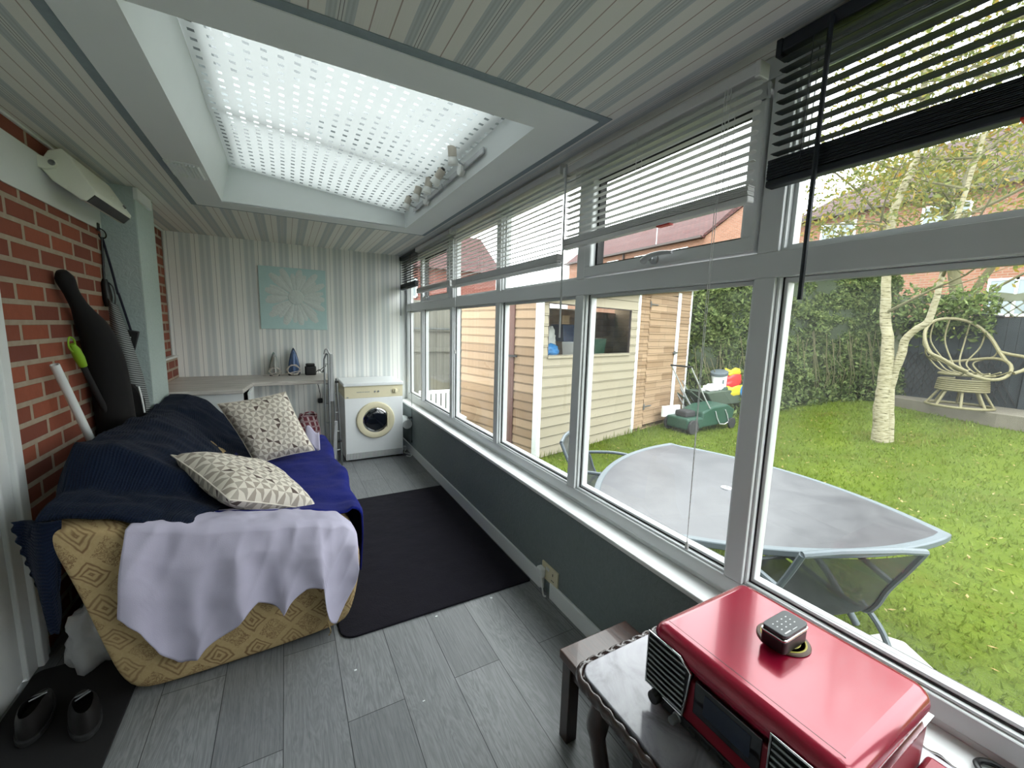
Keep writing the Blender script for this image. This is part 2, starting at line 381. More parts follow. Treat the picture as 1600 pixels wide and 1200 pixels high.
# ------------------------------------------------------------------ helpers: geometry
I4=Matrix.Identity(4)
class B:
    def __init__(s): s.v=[]; s.f=[]; s.uv={}
    def add(s,vs,fs,uvs=None):
        o=len(s.v); s.v+=[tuple(v) for v in vs]
        for i,f in enumerate(fs):
            s.f.append([a+o for a in f])
            if uvs: s.uv[len(s.f)-1]=[uvs[a] for a in f]
        return s
    def box(s,x0,x1,y0,y1,z0,z1,T=None):
        vs=[Vector((x,y,z)) for z in(z0,z1) for y in(y0,y1) for x in(x0,x1)]
        if T: vs=[T@v for v in vs]
        return s.add(vs,[(0,2,3,1),(4,5,7,6),(0,1,5,4),(2,6,7,3),(0,4,6,2),(1,3,7,5)])
    def prism(s,poly,axis,a,b):
        def P(u,v,w): return {'x':(w,u,v),'y':(u,w,v),'z':(u,v,w)}[axis]
        n=len(poly); vs=[P(u,v,a) for u,v in poly]+[P(u,v,b) for u,v in poly]
        return s.add(vs,[tuple(range(n))[::-1],tuple(range(n,2*n))]+[(i,(i+1)%n,n+(i+1)%n,n+i) for i in range(n)])
    def tube(s,pts,r,seg=10,cap=True):
        pts=[Vector(p) for p in pts]; n=len(pts); rs=r if isinstance(r,(list,tuple)) else [r]*n
        vs=[]; N=None
        for i,p in enumerate(pts):
            t=(pts[min(i+1,n-1)]-pts[max(i-1,0)]); t=t.normalized() if t.length>1e-9 else Vector((0,0,1))
            if N is None:
                N=t.cross(Vector((0,0,1)));
                if N.length<.1: N=t.cross(Vector((1,0,0)))
            N=(N-t*N.dot(t)).normalized(); Bn=t.cross(N)
            for j in range(seg):
                a=2*math.pi*j/seg; vs.append(p+(N*math.cos(a)+Bn*math.sin(a))*rs[i])
        fs=[(i*seg+j,i*seg+(j+1)%seg,(i+1)*seg+(j+1)%seg,(i+1)*seg+j) for i in range(n-1) for j in range(seg)]
        if cap: fs+=[tuple(range(seg))[::-1],tuple(range((n-1)*seg,n*seg))]
        return s.add(vs,fs)
    def lathe(s,prof,c=(0,0,0),d=(0,0,1),seg=32):
        d=Vector(d).normalized(); N=d.cross(Vector((0,0,1)));
        if N.length<.1: N=d.cross(Vector((1,0,0)))
        N.normalize(); Bn=d.cross(N); c=Vector(c); vs=[]
        for r,h in prof:
            for j in range(seg):
                a=2*math.pi*j/seg; vs.append(c+d*h+(N*math.cos(a)+Bn*math.sin(a))*max(r,1e-5))
        n=len(prof)
        fs=[(i*seg+j,i*seg+(j+1)%seg,(i+1)*seg+(j+1)%seg,(i+1)*seg+j) for i in range(n-1) for j in range(seg)]
        fs+=[tuple(range(seg))[::-1],tuple(range((n-1)*seg,n*seg))]
        return s.add(vs,fs)
    def grid(s,fn,nu,nv,uvf=None):
        vs=[];us=[]
        for i in range(nu+1):
            for j in range(nv+1):
                vs.append(fn(i/nu,j/nv)); us.append(uvf(i/nu,j/nv) if uvf else (i/nu,j/nv))
        fs=[(i*(nv+1)+j,(i+1)*(nv+1)+j,(i+1)*(nv+1)+j+1,i*(nv+1)+j+1) for i in range(nu) for j in range(nv)]
        return s.add(vs,fs,us)
    def ball(s,c,r,sc=(1,1,1),seg=14):
        vs=[];c=Vector(c)
        for i in range(1,seg):
            a=math.pi*i/seg
            for j in range(seg):
                b=2*math.pi*j/seg; vs.append(c+Vector((math.sin(a)*math.cos(b)*sc[0],math.sin(a)*math.sin(b)*sc[1],math.cos(a)*sc[2]))*r)
        k=len(vs); vs+=[c+Vector((0,0,r*sc[2])),c-Vector((0,0,r*sc[2]))]
        fs=[(i*seg+j,(i+1)*seg+j,(i+1)*seg+(j+1)%seg,i*seg+(j+1)%seg) for i in range(seg-2) for j in range(seg)]
        fs+=[(k,j,(j+1)%seg) for j in range(seg)]+[(k+1,(seg-2)*seg+(j+1)%seg,(seg-2)*seg+j) for j in range(seg)]
        return s.add(vs,fs)
    def pieces(s):                      # connected pieces as builders of their own
        par=list(range(len(s.v)))
        def fd(a):
            while par[a]!=a: par[a]=par[par[a]]; a=par[a]
            return a
        for f in s.f:
            for a in f[1:]: par[fd(a)]=fd(f[0])
        G={}
        for f in s.f: G.setdefault(fd(f[0]),[]).append(f)
        out=[]
        for fs in G.values():
            idx=sorted({a for f in fs for a in f}); m={a:i for i,a in enumerate(idx)}
            b=B(); b.v=[s.v[a] for a in idx]; b.f=[[m[a] for a in f] for f in fs]; out.append(b)
        return out
    def each(s,*a,**k): return [b.build(*a,**k) for b in s.pieces()][0]
    def build(s,name,mat,parent=None,smooth=False,bevel=0,T=None,label=None,solid=0,sub=0,seg=2):
        me=bpy.data.meshes.new(name); me.from_pydata(s.v,[],s.f); me.update()
        if s.uv:
            ul=me.uv_layers.new(name='UVMap')
            for p in me.polygons:
                if p.index in s.uv:
                    for li,u in zip(p.loop_indices,s.uv[p.index]): ul.data[li].uv=u
        bm=bmesh.new(); bm.from_mesh(me)
        if not s.uv: bmesh.ops.remove_doubles(bm,verts=bm.verts,dist=1e-6)
        if not solid: bmesh.ops.recalc_face_normals(bm,faces=bm.faces)
        bm.to_mesh(me); bm.free()
        m=MT[mat] if isinstance(mat,str) else mat
        me.materials.append(m)
        o=bpy.data.objects.new(name,me); COL.objects.link(o)
        if smooth:
            for p in me.polygons: p.use_smooth=True
            if smooth!='all': me.set_sharp_from_angle(angle=R_(40))
        if solid:
            md=o.modifiers.new('solid','SOLIDIFY'); md.thickness=solid; md.offset=0
        if bevel:
            md=o.modifiers.new('bevel','BEVEL'); md.width=bevel; md.segments=seg; md.limit_method='ANGLE'; md.angle_limit=R_(40)
        if sub:
            md=o.modifiers.new('sub','SUBSURF'); md.levels=sub; md.render_levels=sub
        if T is not None: me.transform(T)
        if parent is not None:
            o.parent=parent; o.matrix_parent_inverse=parent.matrix_world.inverted() if parent.type=='EMPTY' else I4
            if parent.type=='EMPTY': o.matrix_parent_inverse=Matrix.Translation(-parent.location)
        if label: o['label']=label
        return o
def tag(o,label,cat,group=None,kind=None):
    if label: o['label']=label
    if cat: o['category']=cat
    if group: o['group']=group
    if kind: o['kind']=kind
    return o
def thing(name,loc,label,cat,group=None):
    o=bpy.data.objects.new(name,None); COL.objects.link(o); o.location=loc; o.empty_display_size=.1
    return tag(o,label,cat,group)
def struct(o): o['kind']='structure'; return o
def sempty(name,loc):
    o=bpy.data.objects.new(name,None); COL.objects.link(o); o.location=loc; o.empty_display_size=.1
    o['kind']='structure'; return o
def lerp(a,b,t): return a+(b-a)*t
def interp(tab,x):
    if x<=tab[0][0]: return tab[0][1]
    for (a,u),(b,v) in zip(tab,tab[1:]):
        if x<=b: return lerp(u,v,(x-a)/(b-a))
    return tab[-1][1]
def nz(x,y,z,s=1.): return noise.noise(Vector((x*s,y*s,z*s)))
def cr_spline(pts,n=6):
    pts=[Vector(p) for p in pts]; out=[]
    for i in range(len(pts)-1):
        p0=pts[max(i-1,0)];p1=pts[i];p2=pts[i+1];p3=pts[min(i+2,len(pts)-1)]
        for k in range(n):
            t=k/n; out.append(.5*((2*p1)+(-p0+p2)*t+(2*p0-5*p1+4*p2-p3)*t*t+(-p0+3*p1-3*p2+p3)*t**3))
    return out+[pts[-1]]
# ================================================================== THE ROOM
YN=-1.3; ZC=2.34
struct(B().box(-1.03,1.25,YN,5.15,-.06,0).build('floor','floor'))
wl=struct(B().box(-1.12,-1.0,2.43,5.15,0,ZC).build('wall_left','brick'))
B().box(-1.0,-.992,2.43,3.61,2.045,2.262).build('rendered_lintel','white',wl,label='white rendered lintel band')
struct(B().box(-1.12,-1.0,YN,2.2,0,ZC).box(-1.12,-1.0,2.2,2.43,2.045,ZC).build('wall_left','white'))
# door in the left wall: stepped white frame
d1=sempty('door_1',(-1.0,2.1,0))
B().box(-1.10,-.985,2.375,2.43,0,2.045).box(-1.10,-.972,2.335,2.38,0,2.045).box(-1.10,-.99,2.26,2.337,0,2.045).box(-1.1,-.985,1.3,2.43,2.0,2.045).build('door_frame','white',d1,bevel=.006)
B().box(-1.07,-1.005,1.35,2.262,.01,2.0).build('door_panel','white',d1,bevel=.004)
# papered pillar
p=struct(B().box(-1.0,-.824,3.61,4.03,0,ZC).build('wall_pillar','pillar'))
B().box(-.824,-.818,3.61,4.03,0,ZC).build('side_panel','pillarside',p)
B().box(-.824,-.80,3.60,3.92,2.262,2.336).build('corner_cap','white',p,bevel=.004)
# brick ledge in the far alcove
l=struct(B().box(-1.0,-.955,4.58,5.15,.88,1.13).build('wall_ledge','brick'))
B().box(-1.0,-.945,4.57,5.15,1.13,1.15).build('ledge_cap','white',l,bevel=.003)
struct(B().box(-1.12,1.42,5.15,5.25,0,ZC+.1).build('wall_back','paper_wall'))
struct(B().box(-.992,-.982,5.14,5.15,.93,ZC).build('trim_1','white'))
struct(B().box(-1.12,1.42,YN-.1,YN,0,ZC+.1).build('wall_near','white'))
wr=struct(B().box(1.25,1.40,YN,5.15,-.3,.552).build('wall_right','dado'))
struct(B().box(1.236,1.25,2.06-.24,5.15,0,.098).box(1.232,1.25,1.79,1.84,.015,.115).build('baseboard_right','white',bevel=.004))
struct(B().box(1.234,1.25,YN,1.72,0,.094).build('baseboard_right','white',bevel=.004))
# ceiling with rooflight opening
OX0,OX1,OY0,OY1=-.355,.945,1.56,3.65
hx0,hx1,hy0,hy1=OX0-.045,OX1+.04,OY0-.035,OY1+.035
c=B().box(-1.12,hx0,YN,5.25,ZC,ZC+.06).box(hx1,1.42,YN,5.25,ZC,ZC+.06).box(hx0,hx1,YN,hy0,ZC,ZC+.06).box(hx0,hx1,hy1,5.25,ZC,ZC+.06)
ce=struct(c.build('ceiling','paper_ceil'))
def ring(b,x0,x1,y0,y1,X0,X1,Y0,Y1,z0,z1):
    return b.box(x0,X0,y0,y1,z0,z1).box(X1,x1,y0,y1,z0,z1).box(X0,X1,y0,Y0,z0,z1).box(X0,X1,Y1,y1,z0,z1)
ring(B(),-.563,1.178,1.347,3.868,-.525,1.14,1.385,3.83,ZC-.003,ZC).build('border_strip','border',ce,label='blue-grey paper border around the rooflight')
ring(B(),-.525,1.14,1.385,3.83,OX0,OX1,OY0,OY1,ZC-.007,ZC).build('plain_panel','ceilpanel',ce)
struct(B().box(-1.0,-.985,2.43,5.15,ZC-.012,ZC).build('trim_2','white',bevel=.003))
# shaft lining, splayed a little on the left, following the lean-to slope
def zr(x): return 2.59+(x+.30)/1.23*(2.455-2.59)
sh=B()
def hexa(b,p,q):      # eight corners: p = 4 inner, q = 4 outer
    return b.add(list(p)+list(q),[(0,1,2,3),(7,6,5,4),(0,4,5,1),(1,5,6,2),(2,6,7,3),(3,7,4,0)])
zl,zrr=2.60,2.462
hexa(sh,[(OX0,OY0,ZC-.004),(OX0,OY1,ZC-.004),(-.30,OY1,zl),(-.30,OY0,zl)],[(OX0-.03,OY0,ZC-.004),(OX0-.03,OY1,ZC-.004),(-.34,OY1,zl),(-.34,OY0,zl)])
hexa(sh,[(OX1,OY0,ZC-.004),(OX1,OY1,ZC-.004),(.93,OY1,zrr),(.93,OY0,zrr)],[(OX1+.03,OY0,ZC-.004),(OX1+.03,OY1,ZC-.004),(.97,OY1,zrr),(.97,OY0,zrr)])
for Y,o in((OY1,.03),(OY0,-.03)):
    hexa(sh,[(OX0,Y,ZC-.004),(OX1,Y,ZC-.004),(.95,Y,zrr),(-.32,Y,zl)],[(OX0,Y+o,ZC-.004),(OX1,Y+o,ZC-.004),(.95,Y+o,zrr),(-.32,Y+o,zl)])
sky=sempty('window_7',(.3,2.6,ZC))
sh.build('shaft_lining','white',sky)
def sheetfn(y0,y1):
    return lambda u,v:(lerp(-.315,.945,u),lerp(y0,y1,v),zr(lerp(-.315,.945,u))+.004+.022*math.sin(math.pi*v)-.01)
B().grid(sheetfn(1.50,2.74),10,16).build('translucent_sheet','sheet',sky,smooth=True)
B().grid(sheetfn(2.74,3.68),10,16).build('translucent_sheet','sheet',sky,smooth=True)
tb=B()
for x0,x1,y0,y1,dz in((-.42,-.235,1.4,3.8,.05),(.87,1.02,1.4,3.8,.05),(-.3,.95,3.6,3.8,.05),(-.3,.95,2.715,2.755,.035)):
    hexa(tb,[(x0,y0,zr(x0)+dz),(x1,y0,zr(x1)+dz),(x1,y1,zr(x1)+dz),(x0,y1,zr(x0)+dz)],[(x0,y0,zr(x0)+dz+.07),(x1,y0,zr(x1)+dz+.07),(x1,y1,zr(x1)+dz+.07),(x0,y1,zr(x0)+dz+.07)])
tb.build('roof_timber','white',sky)
# eaves outside
struct(B().box(1.42,1.50,YN-.3,5.6,2.38,2.46).build('trim_3','white'))
struct(B().box(1.50,1.59,YN-.3,5.6,2.37,2.45).build('trim_4','gutter',bevel=.02))
# window board
struct(B().box(1.236,1.40,YN,5.15,.552,.575).build('trim_5','tv',bevel=.006))
# frame lattice
FX=1.33; FB=1.40
MC=[-1.10,-.167,.767,1.698,2.628,3.562,4.502]; MW=.033
fr=B().box(FX,FB,YN,5.15,.597,.65).box(FX+.006,FB,YN,5.15,.575,.597).box(FX,FB,YN,5.15,1.68,1.757).box(FX,FB,YN,5.15,2.275,ZC)
for m in MC: fr.box(FX,FB,m-MW,m+MW,.65,1.68).box(FX,FB,m-MW,m+MW,1.757,2.275)
fr.box(FX,FB,5.09,5.15,.65,1.68).box(FX,FB,5.09,5.15,1.757,2.275)
struct(fr.build('trim_6','upvc',bevel=.004))
def rect_ring(b,x0,x1,y0,y1,z0,z1,t):
    return b.box(x0,x1,y0,y1,z0,z0+t).box(x0,x1,y0,y1,z1-t,z1).box(x0,x1,y0,y0+t,z0+t,z1-t).box(x0,x1,y1-t,y1,z0+t,z1-t)
def handle(par,y,z,x):
    hb=B().lathe([(.018,0),(.018,.012),(.012,.014)],(x,y,z),(-1,0,0),16).lathe([(.008,.012),(.008,.03)],(x,y,z),(-1,0,0),12)
    pts=cr_spline([(x-.03,y+.035,z-.004),(x-.034,y+.02,z+.004),(x-.036,y-.01,z+.012),(x-.034,y-.06,z+.016),(x-.03,y-.105,z+.012)],5)
    n=len(pts); hb.tube(pts,[lerp(.015,.006,i/(n-1)) for i in range(n)],10)
    o=hb.build('handle','alu',par,smooth=True,label='pewter grey window handle')
    B().ball((x-.032,y+.036,z-.002),.009).build('lock_plug','black',o)
edges=[(-.134,.734),(.80,1.665),(1.731,2.595),(2.661,3.529),(3.595,4.469),(4.535,5.09)]
for i,(a,b) in enumerate(edges):
    w=sempty('window_%d'%(i+1),(FX,(a+b)/2,.65))
    rect_ring(B(),FX+.014,FB,a,b,.65,1.690,.009).build('glazing_bead','upvc',w,bevel=.003)
    rect_ring(B(),FX+.030,FB-.002,a+.009,b-.009,.659,1.70,.003).build('gasket','rubber',w)
    rect_ring(B(),FX+.034,FB,a+.011,b-.011,.661,1.679,.012).build('outer_frame','upvc',w,bevel=.003)
    B().box(FX+.05,FX+.054,a+.022,b-.022,.672,1.668).build('pane','glass',w)
    if i in(1,4):
        c_=rect_ring(B(),FX-.014,FX+.045,a+.006,b-.006,1.763,2.27,.048).build('casement','upvc',w,bevel=.007)
        rect_ring(B(),FX+.02,FX+.06,a+.054,b-.054,1.811,2.222,.012).build('gasket','rubber',c_)
        B().box(FX+.02,FX+.024,a+.05,b-.05,1.81,2.225).build('pane','glass',c_)
        handle(c_,(a+b)/2-.03 if i==1 else 4.2,1.79,FX-.014)
    else:
        rect_ring(B(),FX+.014,FB,a,b,1.757,2.275,.009).build('glazing_bead','upvc',w,bevel=.003)
        rect_ring(B(),FX+.034,FB,a+.009,b-.009,1.766,2.266,.012).build('outer_frame','upvc',w)
        B().box(FX+.05,FX+.054,a+.02,b-.02,1.777,2.255).build('pane','glass',w)
# ================================================================== BLINDS
def blind(y0,y1,ztop,zb,mat,label,rod=None,cords=(),tags=True,stack=.055,xc=1.272,wand='blindwhite',tilt=0.):
    t=thing('venetian_blind',(xc,(y0+y1)/2,zb),label,'blind','venetian blinds along the window wall')
    hr=B().box(xc-.02,xc+.02,y0,y1,ztop-.035,ztop).build('headrail',mat,t,bevel=.003)
    B().box(xc-.026,xc+.024,y1-.012,y1+.004,ztop-.045,ztop).box(xc-.026,xc+.024,y0-.004,y0+.012,ztop-.045,ztop).each('mounting_bracket',mat,hr,bevel=.003)
    s=B(); z=ztop-.05; w=.0165 if mat=='blinddark' else .0138
    while z>zb+stack+.008:
        vs=[];n=4
        for i in range(n+1):
            u=-1+2*i/n; vs.append((xc+u*w,z+.0035*(1-u*u)-u*tilt*w))
        rc=.008
        for (p,q) in zip(vs,vs[1:]):
            hexa(s,[(p[0],y0+rc*(1 if p is vs[0] else 0)+.002,p[1]),(q[0],y0+.002+(rc if q is vs[-1] else 0),q[1]),(q[0],y1-.002-(rc if q is vs[-1] else 0),q[1]),(p[0],y1-.002-(rc if p is vs[0] else 0),p[1])],
                   [(p[0],y0+rc*(1 if p is vs[0] else 0)+.002,p[1]-.0012),(q[0],y0+.002+(rc if q is vs[-1] else 0),q[1]-.0012),(q[0],y1-.002-(rc if q is vs[-1] else 0),q[1]-.0012),(p[0],y1-.002-(rc if p is vs[0] else 0),p[1]-.0012)])
        z-=.028
    s.build('slats',mat,t)
    st=B(); zz=zb+.022; k=0
    while zz<zb+stack: st.box(xc-.0165-.001*(k%2),xc+.0165+.001*(k%3),y0+.002+.001*(k%3),y1-.002,zz,zz+.0028); zz+=.0042; k+=1
    st.build('gathered_slats',mat,t)
    B().box(xc-.0175,xc+.0175,y0,y1,zb,zb+.02).build('bottom_rail',mat,t,bevel=.005)
    L=B(); n=max(2,int((y1-y0)/.45)+1)
    for i in range(n):
        y=y0+.09+(y1-y0-.18)*i/(n-1)
        for x in(xc-w-.001,xc+w+.001): L.box(x-.0006,x+.0006,y-.001,y+.001,zb+.02,ztop-.03)
    L.each('ladder_cord',mat,t)
    if rod:
        y,z1,r=rod; b=B().tube([(xc-.03,y,ztop-.02),(xc-.032,y,ztop-.05),(xc-.034,y-.005,z1)],r,8)
        b.build('tilt_wand',mat if mat=='blinddark' else wand,t,smooth=True)
    for (y,z1) in cords:
        o=B().tube([(xc-.024,y,ztop-.03),(xc-.026,y+.003,(ztop+z1)/2),(xc-.025,y,z1)],.0012,6).tube([(xc-.024,y+.01,ztop-.03),(xc-.022,y+.012,(ztop+z1)/2),(xc-.022,y+.002,z1)],.0012,6)
        o=o.build('pull_cord',mat,t)
        B().lathe([(.002,.03),(.006,.02),(.007,0),(.003,-.004)],(xc-.024,y,z1-.02),(0,0,1),10).build('cord_pull',mat,o,smooth=True)
    return t
bl=blind(-.28,.752,2.325,1.93,'blinddark','near-black wide venetian blind hanging nearest the red music player',rod=(.617,1.60,.0065),stack=.075)
B().box(1.257,1.29,.10,.27,1.924,1.929).build('rail_label','bagred',bl,label='small red sticker under the bottom rail')
bl=blind(.80,1.765,2.30,1.905,'blindwhite','white venetian blind over the casement window, next to the near-black one',cords=((.895,.74),),stack=.05)
B().box(1.262,1.285,1.10,1.16,1.9,1.905).build('rail_label','bagred',bl,label='small red sticker under the bottom rail')
blind(1.80,3.36,2.325,1.83,'blindwhite','widest of the white venetian blinds, with its bottom rail hanging lowest',rod=(1.735,1.46,.005),stack=.06,cords=((3.24,1.30),),wand='alu',tilt=-.16)
blind(3.40,4.43,2.325,1.85,'blindwhite','white venetian blind, second from the back wall',rod=None,stack=.05,tilt=-.2)
blind(4.46,5.13,2.325,1.93,'blinddark','small near-black venetian blind in the back corner above the dryer',rod=(5.06,1.62,.004),cords=((4.62,.16),),stack=.06)

# ================================================================== WALL AND CEILING FITTINGS
t=thing('fan_heater',(-.99,3.17,2.1),'ivory wall-mounted electric fan heater tilted down above the brick wall','heater')
sec=[(-.985,2.245),(-.96,2.288),(-.913,2.306),(-.895,2.288),(-.806,2.128),(-.812,2.113),(-.846,2.076),(-.862,2.078),(-.955,2.15),(-.99,2.2)]
B().prism(sec,'y',2.9,3.46).build('body','heater',t,bevel=.006)
g=B()
a=Vector((-.812,0,2.1135));b=Vector((-.848,0,2.0745)); nrm=Vector((.73,0,-.68))
gb=B(); p0=a+(b-a)*.05; p1=a+(b-a)*.95
hexa(gb,[(p0.x,2.915,p0.z),(p1.x,2.915,p1.z),(p1.x,3.445,p1.z),(p0.x,3.445,p0.z)],[(p0.x+nrm.x*.003,2.915,p0.z+nrm.z*.003),(p1.x+nrm.x*.003,2.915,p1.z+nrm.z*.003),(p1.x+nrm.x*.003,3.445,p1.z+nrm.z*.003),(p0.x+nrm.x*.003,3.445,p0.z+nrm.z*.003)])
go=gb.build('grille','black',t,label='black outlet grille')
sb=B()
for i in range(1,8):
    c0=p0+(p1-p0)*(i/8)+nrm*.003; c1=c0+nrm*.003; e=(p1-p0).normalized()*.0009
    hexa(sb,[(c0.x-e.x,2.915,c0.z-e.z),(c0.x+e.x,2.915,c0.z+e.z),(c0.x+e.x,3.445,c0.z+e.z),(c0.x-e.x,3.445,c0.z-e.z)],[(c1.x-e.x,2.915,c1.z-e.z),(c1.x+e.x,2.915,c1.z+e.z),(c1.x+e.x,3.445,c1.z+e.z),(c1.x-e.x,3.445,c1.z-e.z)])
sb.build('grille_bar','rubber',go)
B().prism([(-1.0,2.20),(-1.0,2.26),(-.97,2.25),(-.935,2.245),(-.93,2.22),(-.94,2.205),(-.97,2.195)],'y',2.878,2.902).prism([(-1.0,2.20),(-1.0,2.26),(-.97,2.25),(-.935,2.245),(-.93,2.22),(-.94,2.205),(-.97,2.195)],'y',3.458,3.48).each('bracket','heater',t,bevel=.003)
B().lathe([(.013,0),(.012,.006),(.004,.007)],(-.943,2.878,2.227),(0,-1,0),20).build('pivot_screw','grey_metal',t,smooth=True)
B().box(-.835,-.83,3.23,3.26,2.165,2.185).build('switch','heater',t)
B().lathe([(.011,0),(.010,.01)],(-.828,3.41,2.165),(.87,0,.5),16).build('dial','grey_metal',t,smooth=True)

t=thing('air_vent',(-.45,3.0,ZC-.012),'small white slotted vent cover on the ceiling beside the rooflight','vent')
B().box(-.527,-.368,2.88,3.13,ZC-.013,ZC-.0075).build('backing','white',t,bevel=.002)
lv=B()
for i in range(9):
    x=-.518+i*.0165; hexa(lv,[(x,2.89,ZC-.013),(x+.011,2.89,ZC-.013),(x+.011,3.12,ZC-.013),(x,3.12,ZC-.013)],[(x,2.89,ZC-.022),(x+.004,2.89,ZC-.022),(x+.004,3.12,ZC-.022),(x,3.12,ZC-.022)])
lv.each('louvre','white',t)

# spotlights on two bars along the right side of the rooflight shaft
def spot(par,pos,aim):
    aim=Vector(aim).normalized()
    h=B().lathe([(.020,-.055),(.024,-.052),(.024,0),(.021,.002)],pos,aim,20).build('lamp_body','spotbeige',par,smooth=True)
    B().lathe([(.022,.002),(.026,.012),(.031,.04),(.030,.042),(.004,.036)],pos,aim,20).build('lamp_head','spotwhite',h,smooth=True)
    B().lathe([(.012,-.064),(.015,-.055)],pos,aim,16).build('cable_cap','black',h,smooth=True)
    return h
def bar(y0,y1,label,spots):
    x=.925
    t=thing('spotlight_bar',(x,(y0+y1)/2,2.39),label,'ceiling light','spotlight bars in the rooflight shaft')
    zb=2.40
    B().box(x-.006,x+.004,y0,y1,zb-.016,zb+.016).build('bar','alu',t,bevel=.003)
    B().lathe([(.04,0),(.04,.018),(.034,.024)],(x+.008,(y0+y1)/2,zb),(-1,0,0),24).build('mounting_plate','spotwhite',t,smooth=True)
    for (y,dz,aim) in spots:
        p=Vector((x-.075,y,zb+dz)); B().tube([(x,y,zb),(x-.04,y,zb+dz*.5),p],.005,8).build('arm','alu',t,smooth=True); spot(t,p,aim)
bar(2.02,2.62,'white spotlight bar in the rooflight shaft, end nearer the camera',[(2.27,.035,(.15,.15,-1)),(2.52,.0,(-.3,.5,-.6))])
bar(2.66,3.32,'white spotlight bar in the rooflight shaft, end nearer the back wall',[(2.72,.0,(-.2,.1,-1)),(2.98,.02,(-.3,.1,-1)),(3.24,.02,(-.35,.1,-1))])

# ================================================================== BACK WALL
t=thing('canvas_picture',(.095,5.13,1.43),'square duck-egg blue canvas with a silver relief daisy on the back wall','picture')
B().box(-.228,.418,5.125,5.149,1.428,2.088).build('canvas','canvas',t,bevel=.004)
cx,cz=.115,1.775
def petal(b,ang,L,wd,r0=.07,lift=.006):
    ca,sa=math.cos(ang),math.sin(ang); n=10; P=[]
    for i in range(n+1):
        u=i/n; w=wd*math.sin(math.pi*min(1,u*.84+.10))**.6*(.30+.70*u**.7)
        for j in range(5):
            v=-1+j/2; r=r0+L*u; y=5.1245-lift*(1-abs(v)**2*.9)*math.sin(math.pi*min(1,u*.9+.08))-.0005
            P.append((cx+ca*r-sa*w*v, y, cz+sa*r+ca*w*v))
    b.add(P,[(i*5+j,(i+1)*5+j,(i+1)*5+j+1,i*5+j+1) for i in range(n) for j in range(4)])
random.seed(3)
pb=B()
for i in range(13):
    a=2*math.pi*i/13+random.uniform(-.08,.08)
    mx=.295/max(abs(math.cos(a)),abs(math.sin(a))*.97)-.075
    petal(pb,a,min(mx,.27)+random.uniform(-.01,0),.047+random.uniform(-.004,.005))
for i in range(13):
    a=2*math.pi*(i+.5)/13+random.uniform(-.06,.06); petal(pb,a,.19+random.uniform(-.02,.02),.034,lift=.003)
pb.build('daisy_petals','petal',t,smooth='all',label='raised silver-grey petals')
B().lathe([(.078,0),(.074,.006),(.05,.010),(.001,.012)],(cx,5.1245,cz),(0,-1,0),28).build('daisy_centre','petal',t,smooth=True)

# bench: pale laminate top, L shape with cut corner
t=thing('worktop_bench',(-.3,4.7,0),'L-shaped pale wood-effect worktop along the back wall','worktop')
B().prism([(-.985,5.148),(-.985,4.07),(-.335,4.07),(-.29,4.50),(.42,4.50),(.42,5.148)],'z',.893,.93).build('top','worktop',t,bevel=.006)
B().box(-.985,-.34,4.10,4.125,0,.89).box(-.31,-.29,4.14,5.14,.0,.89).each('support_panel','white',t,bevel=.002)
def iron(x,y,z,hh,ang,bodymat,solemat,label,cordmat):
    t=thing('steam_iron',(x,y,z),label,'iron')
    T=Matrix.Translation((x,y,z))@Matrix.Rotation(ang,4,'Z')@Matrix.Scale(hh/.27,4)
    # standing on its heel: sole faces back, tip up
    def outline(s):
        L=[];n=14
        for i in range(n+1):
            u=i/n; L.append((.055*s*math.cos(u*math.pi/2)**.7 if u<1 else 0,.27*u*s))
        return L
    def plate(b,s,y0,y1,zo=0):
        o=outline(s); poly=[(a,c+zo) for a,c in o]+[(-a,c+zo) for a,c in o[::-1][1:]]
        b.prism(poly,'y',y0,y1)
    b=B(); plate(b,1,.045,.052); b.build('sole_plate',solemat,t,T=T,bevel=.001)
    b=B(); plate(b,.93,.012,.045,.004); b.build('body',bodymat,t,T=T,bevel=.008,smooth=True)
    hd=cr_spline([(0,.02,.02),(0,-.035,.03),(0,-.05,.07),(0,-.045,.14),(0,-.02,.19),(0,.012,.21)],5)
    B().tube(hd,[.016,.015]+[.014]*(len(hd)-4)+[.012,.010],10).build('handle',bodymat,t,T=T,smooth=True)
    B().box(-.05,.05,-.03,.05,0,.018).build('heel_rest','black' if solemat!='chrome' else bodymat,t,T=T,bevel=.006)
    B().lathe([(.014,0),(.013,.012)],(0,-.0,.10),(0,-1,0),16).build('temperature_dial',cordmat,t,T=T,smooth=True)
    random.seed(int(abs(x)*100)); pts=[]
    for i in range(26):
        a=i*.75; pts.append((.055*math.cos(a)+random.uniform(-.012,.012),-.05+.018*math.sin(a*1.3)+random.uniform(-.006,.006),.055+.045*math.sin(a)+random.uniform(-.01,.01)))
    pts+=[(-.07,-.06,.02),(-.10,-.05,.012),(-.12,-.04,.012)]
    B().tube(cr_spline(pts,4),.004,6).build('power_cord',cordmat,t,T=T,smooth=True)
MT['silver']=plain('silver_plastic',(160,162,158),.3,.3); MT['seagreen']=plain('sea_green_plastic',(120,150,142),.35); MT['ironblue']=plain('iron_blue',(84,108,148),.25,.1); MT['steelblue']=plain('dark_steel_blue_sole',(46,60,86),.3,.4); MT['cordbeige']=plain('beige_cord',(190,184,176),.6)
iron(-.12,5.02,.93,.255,.1,'silver','seagreen','grey and sea-green steam iron standing on its heel on the worktop','cordbeige')
iron(.062,5.03,.93,.30,-.05,'ironblue','steelblue','blue steam iron standing on its heel beside the black charger','cordbeige')
t=thing('battery_charger',(.225,5.0,.93),'small black charger block on the worktop between blue iron and clothes airer','charger')
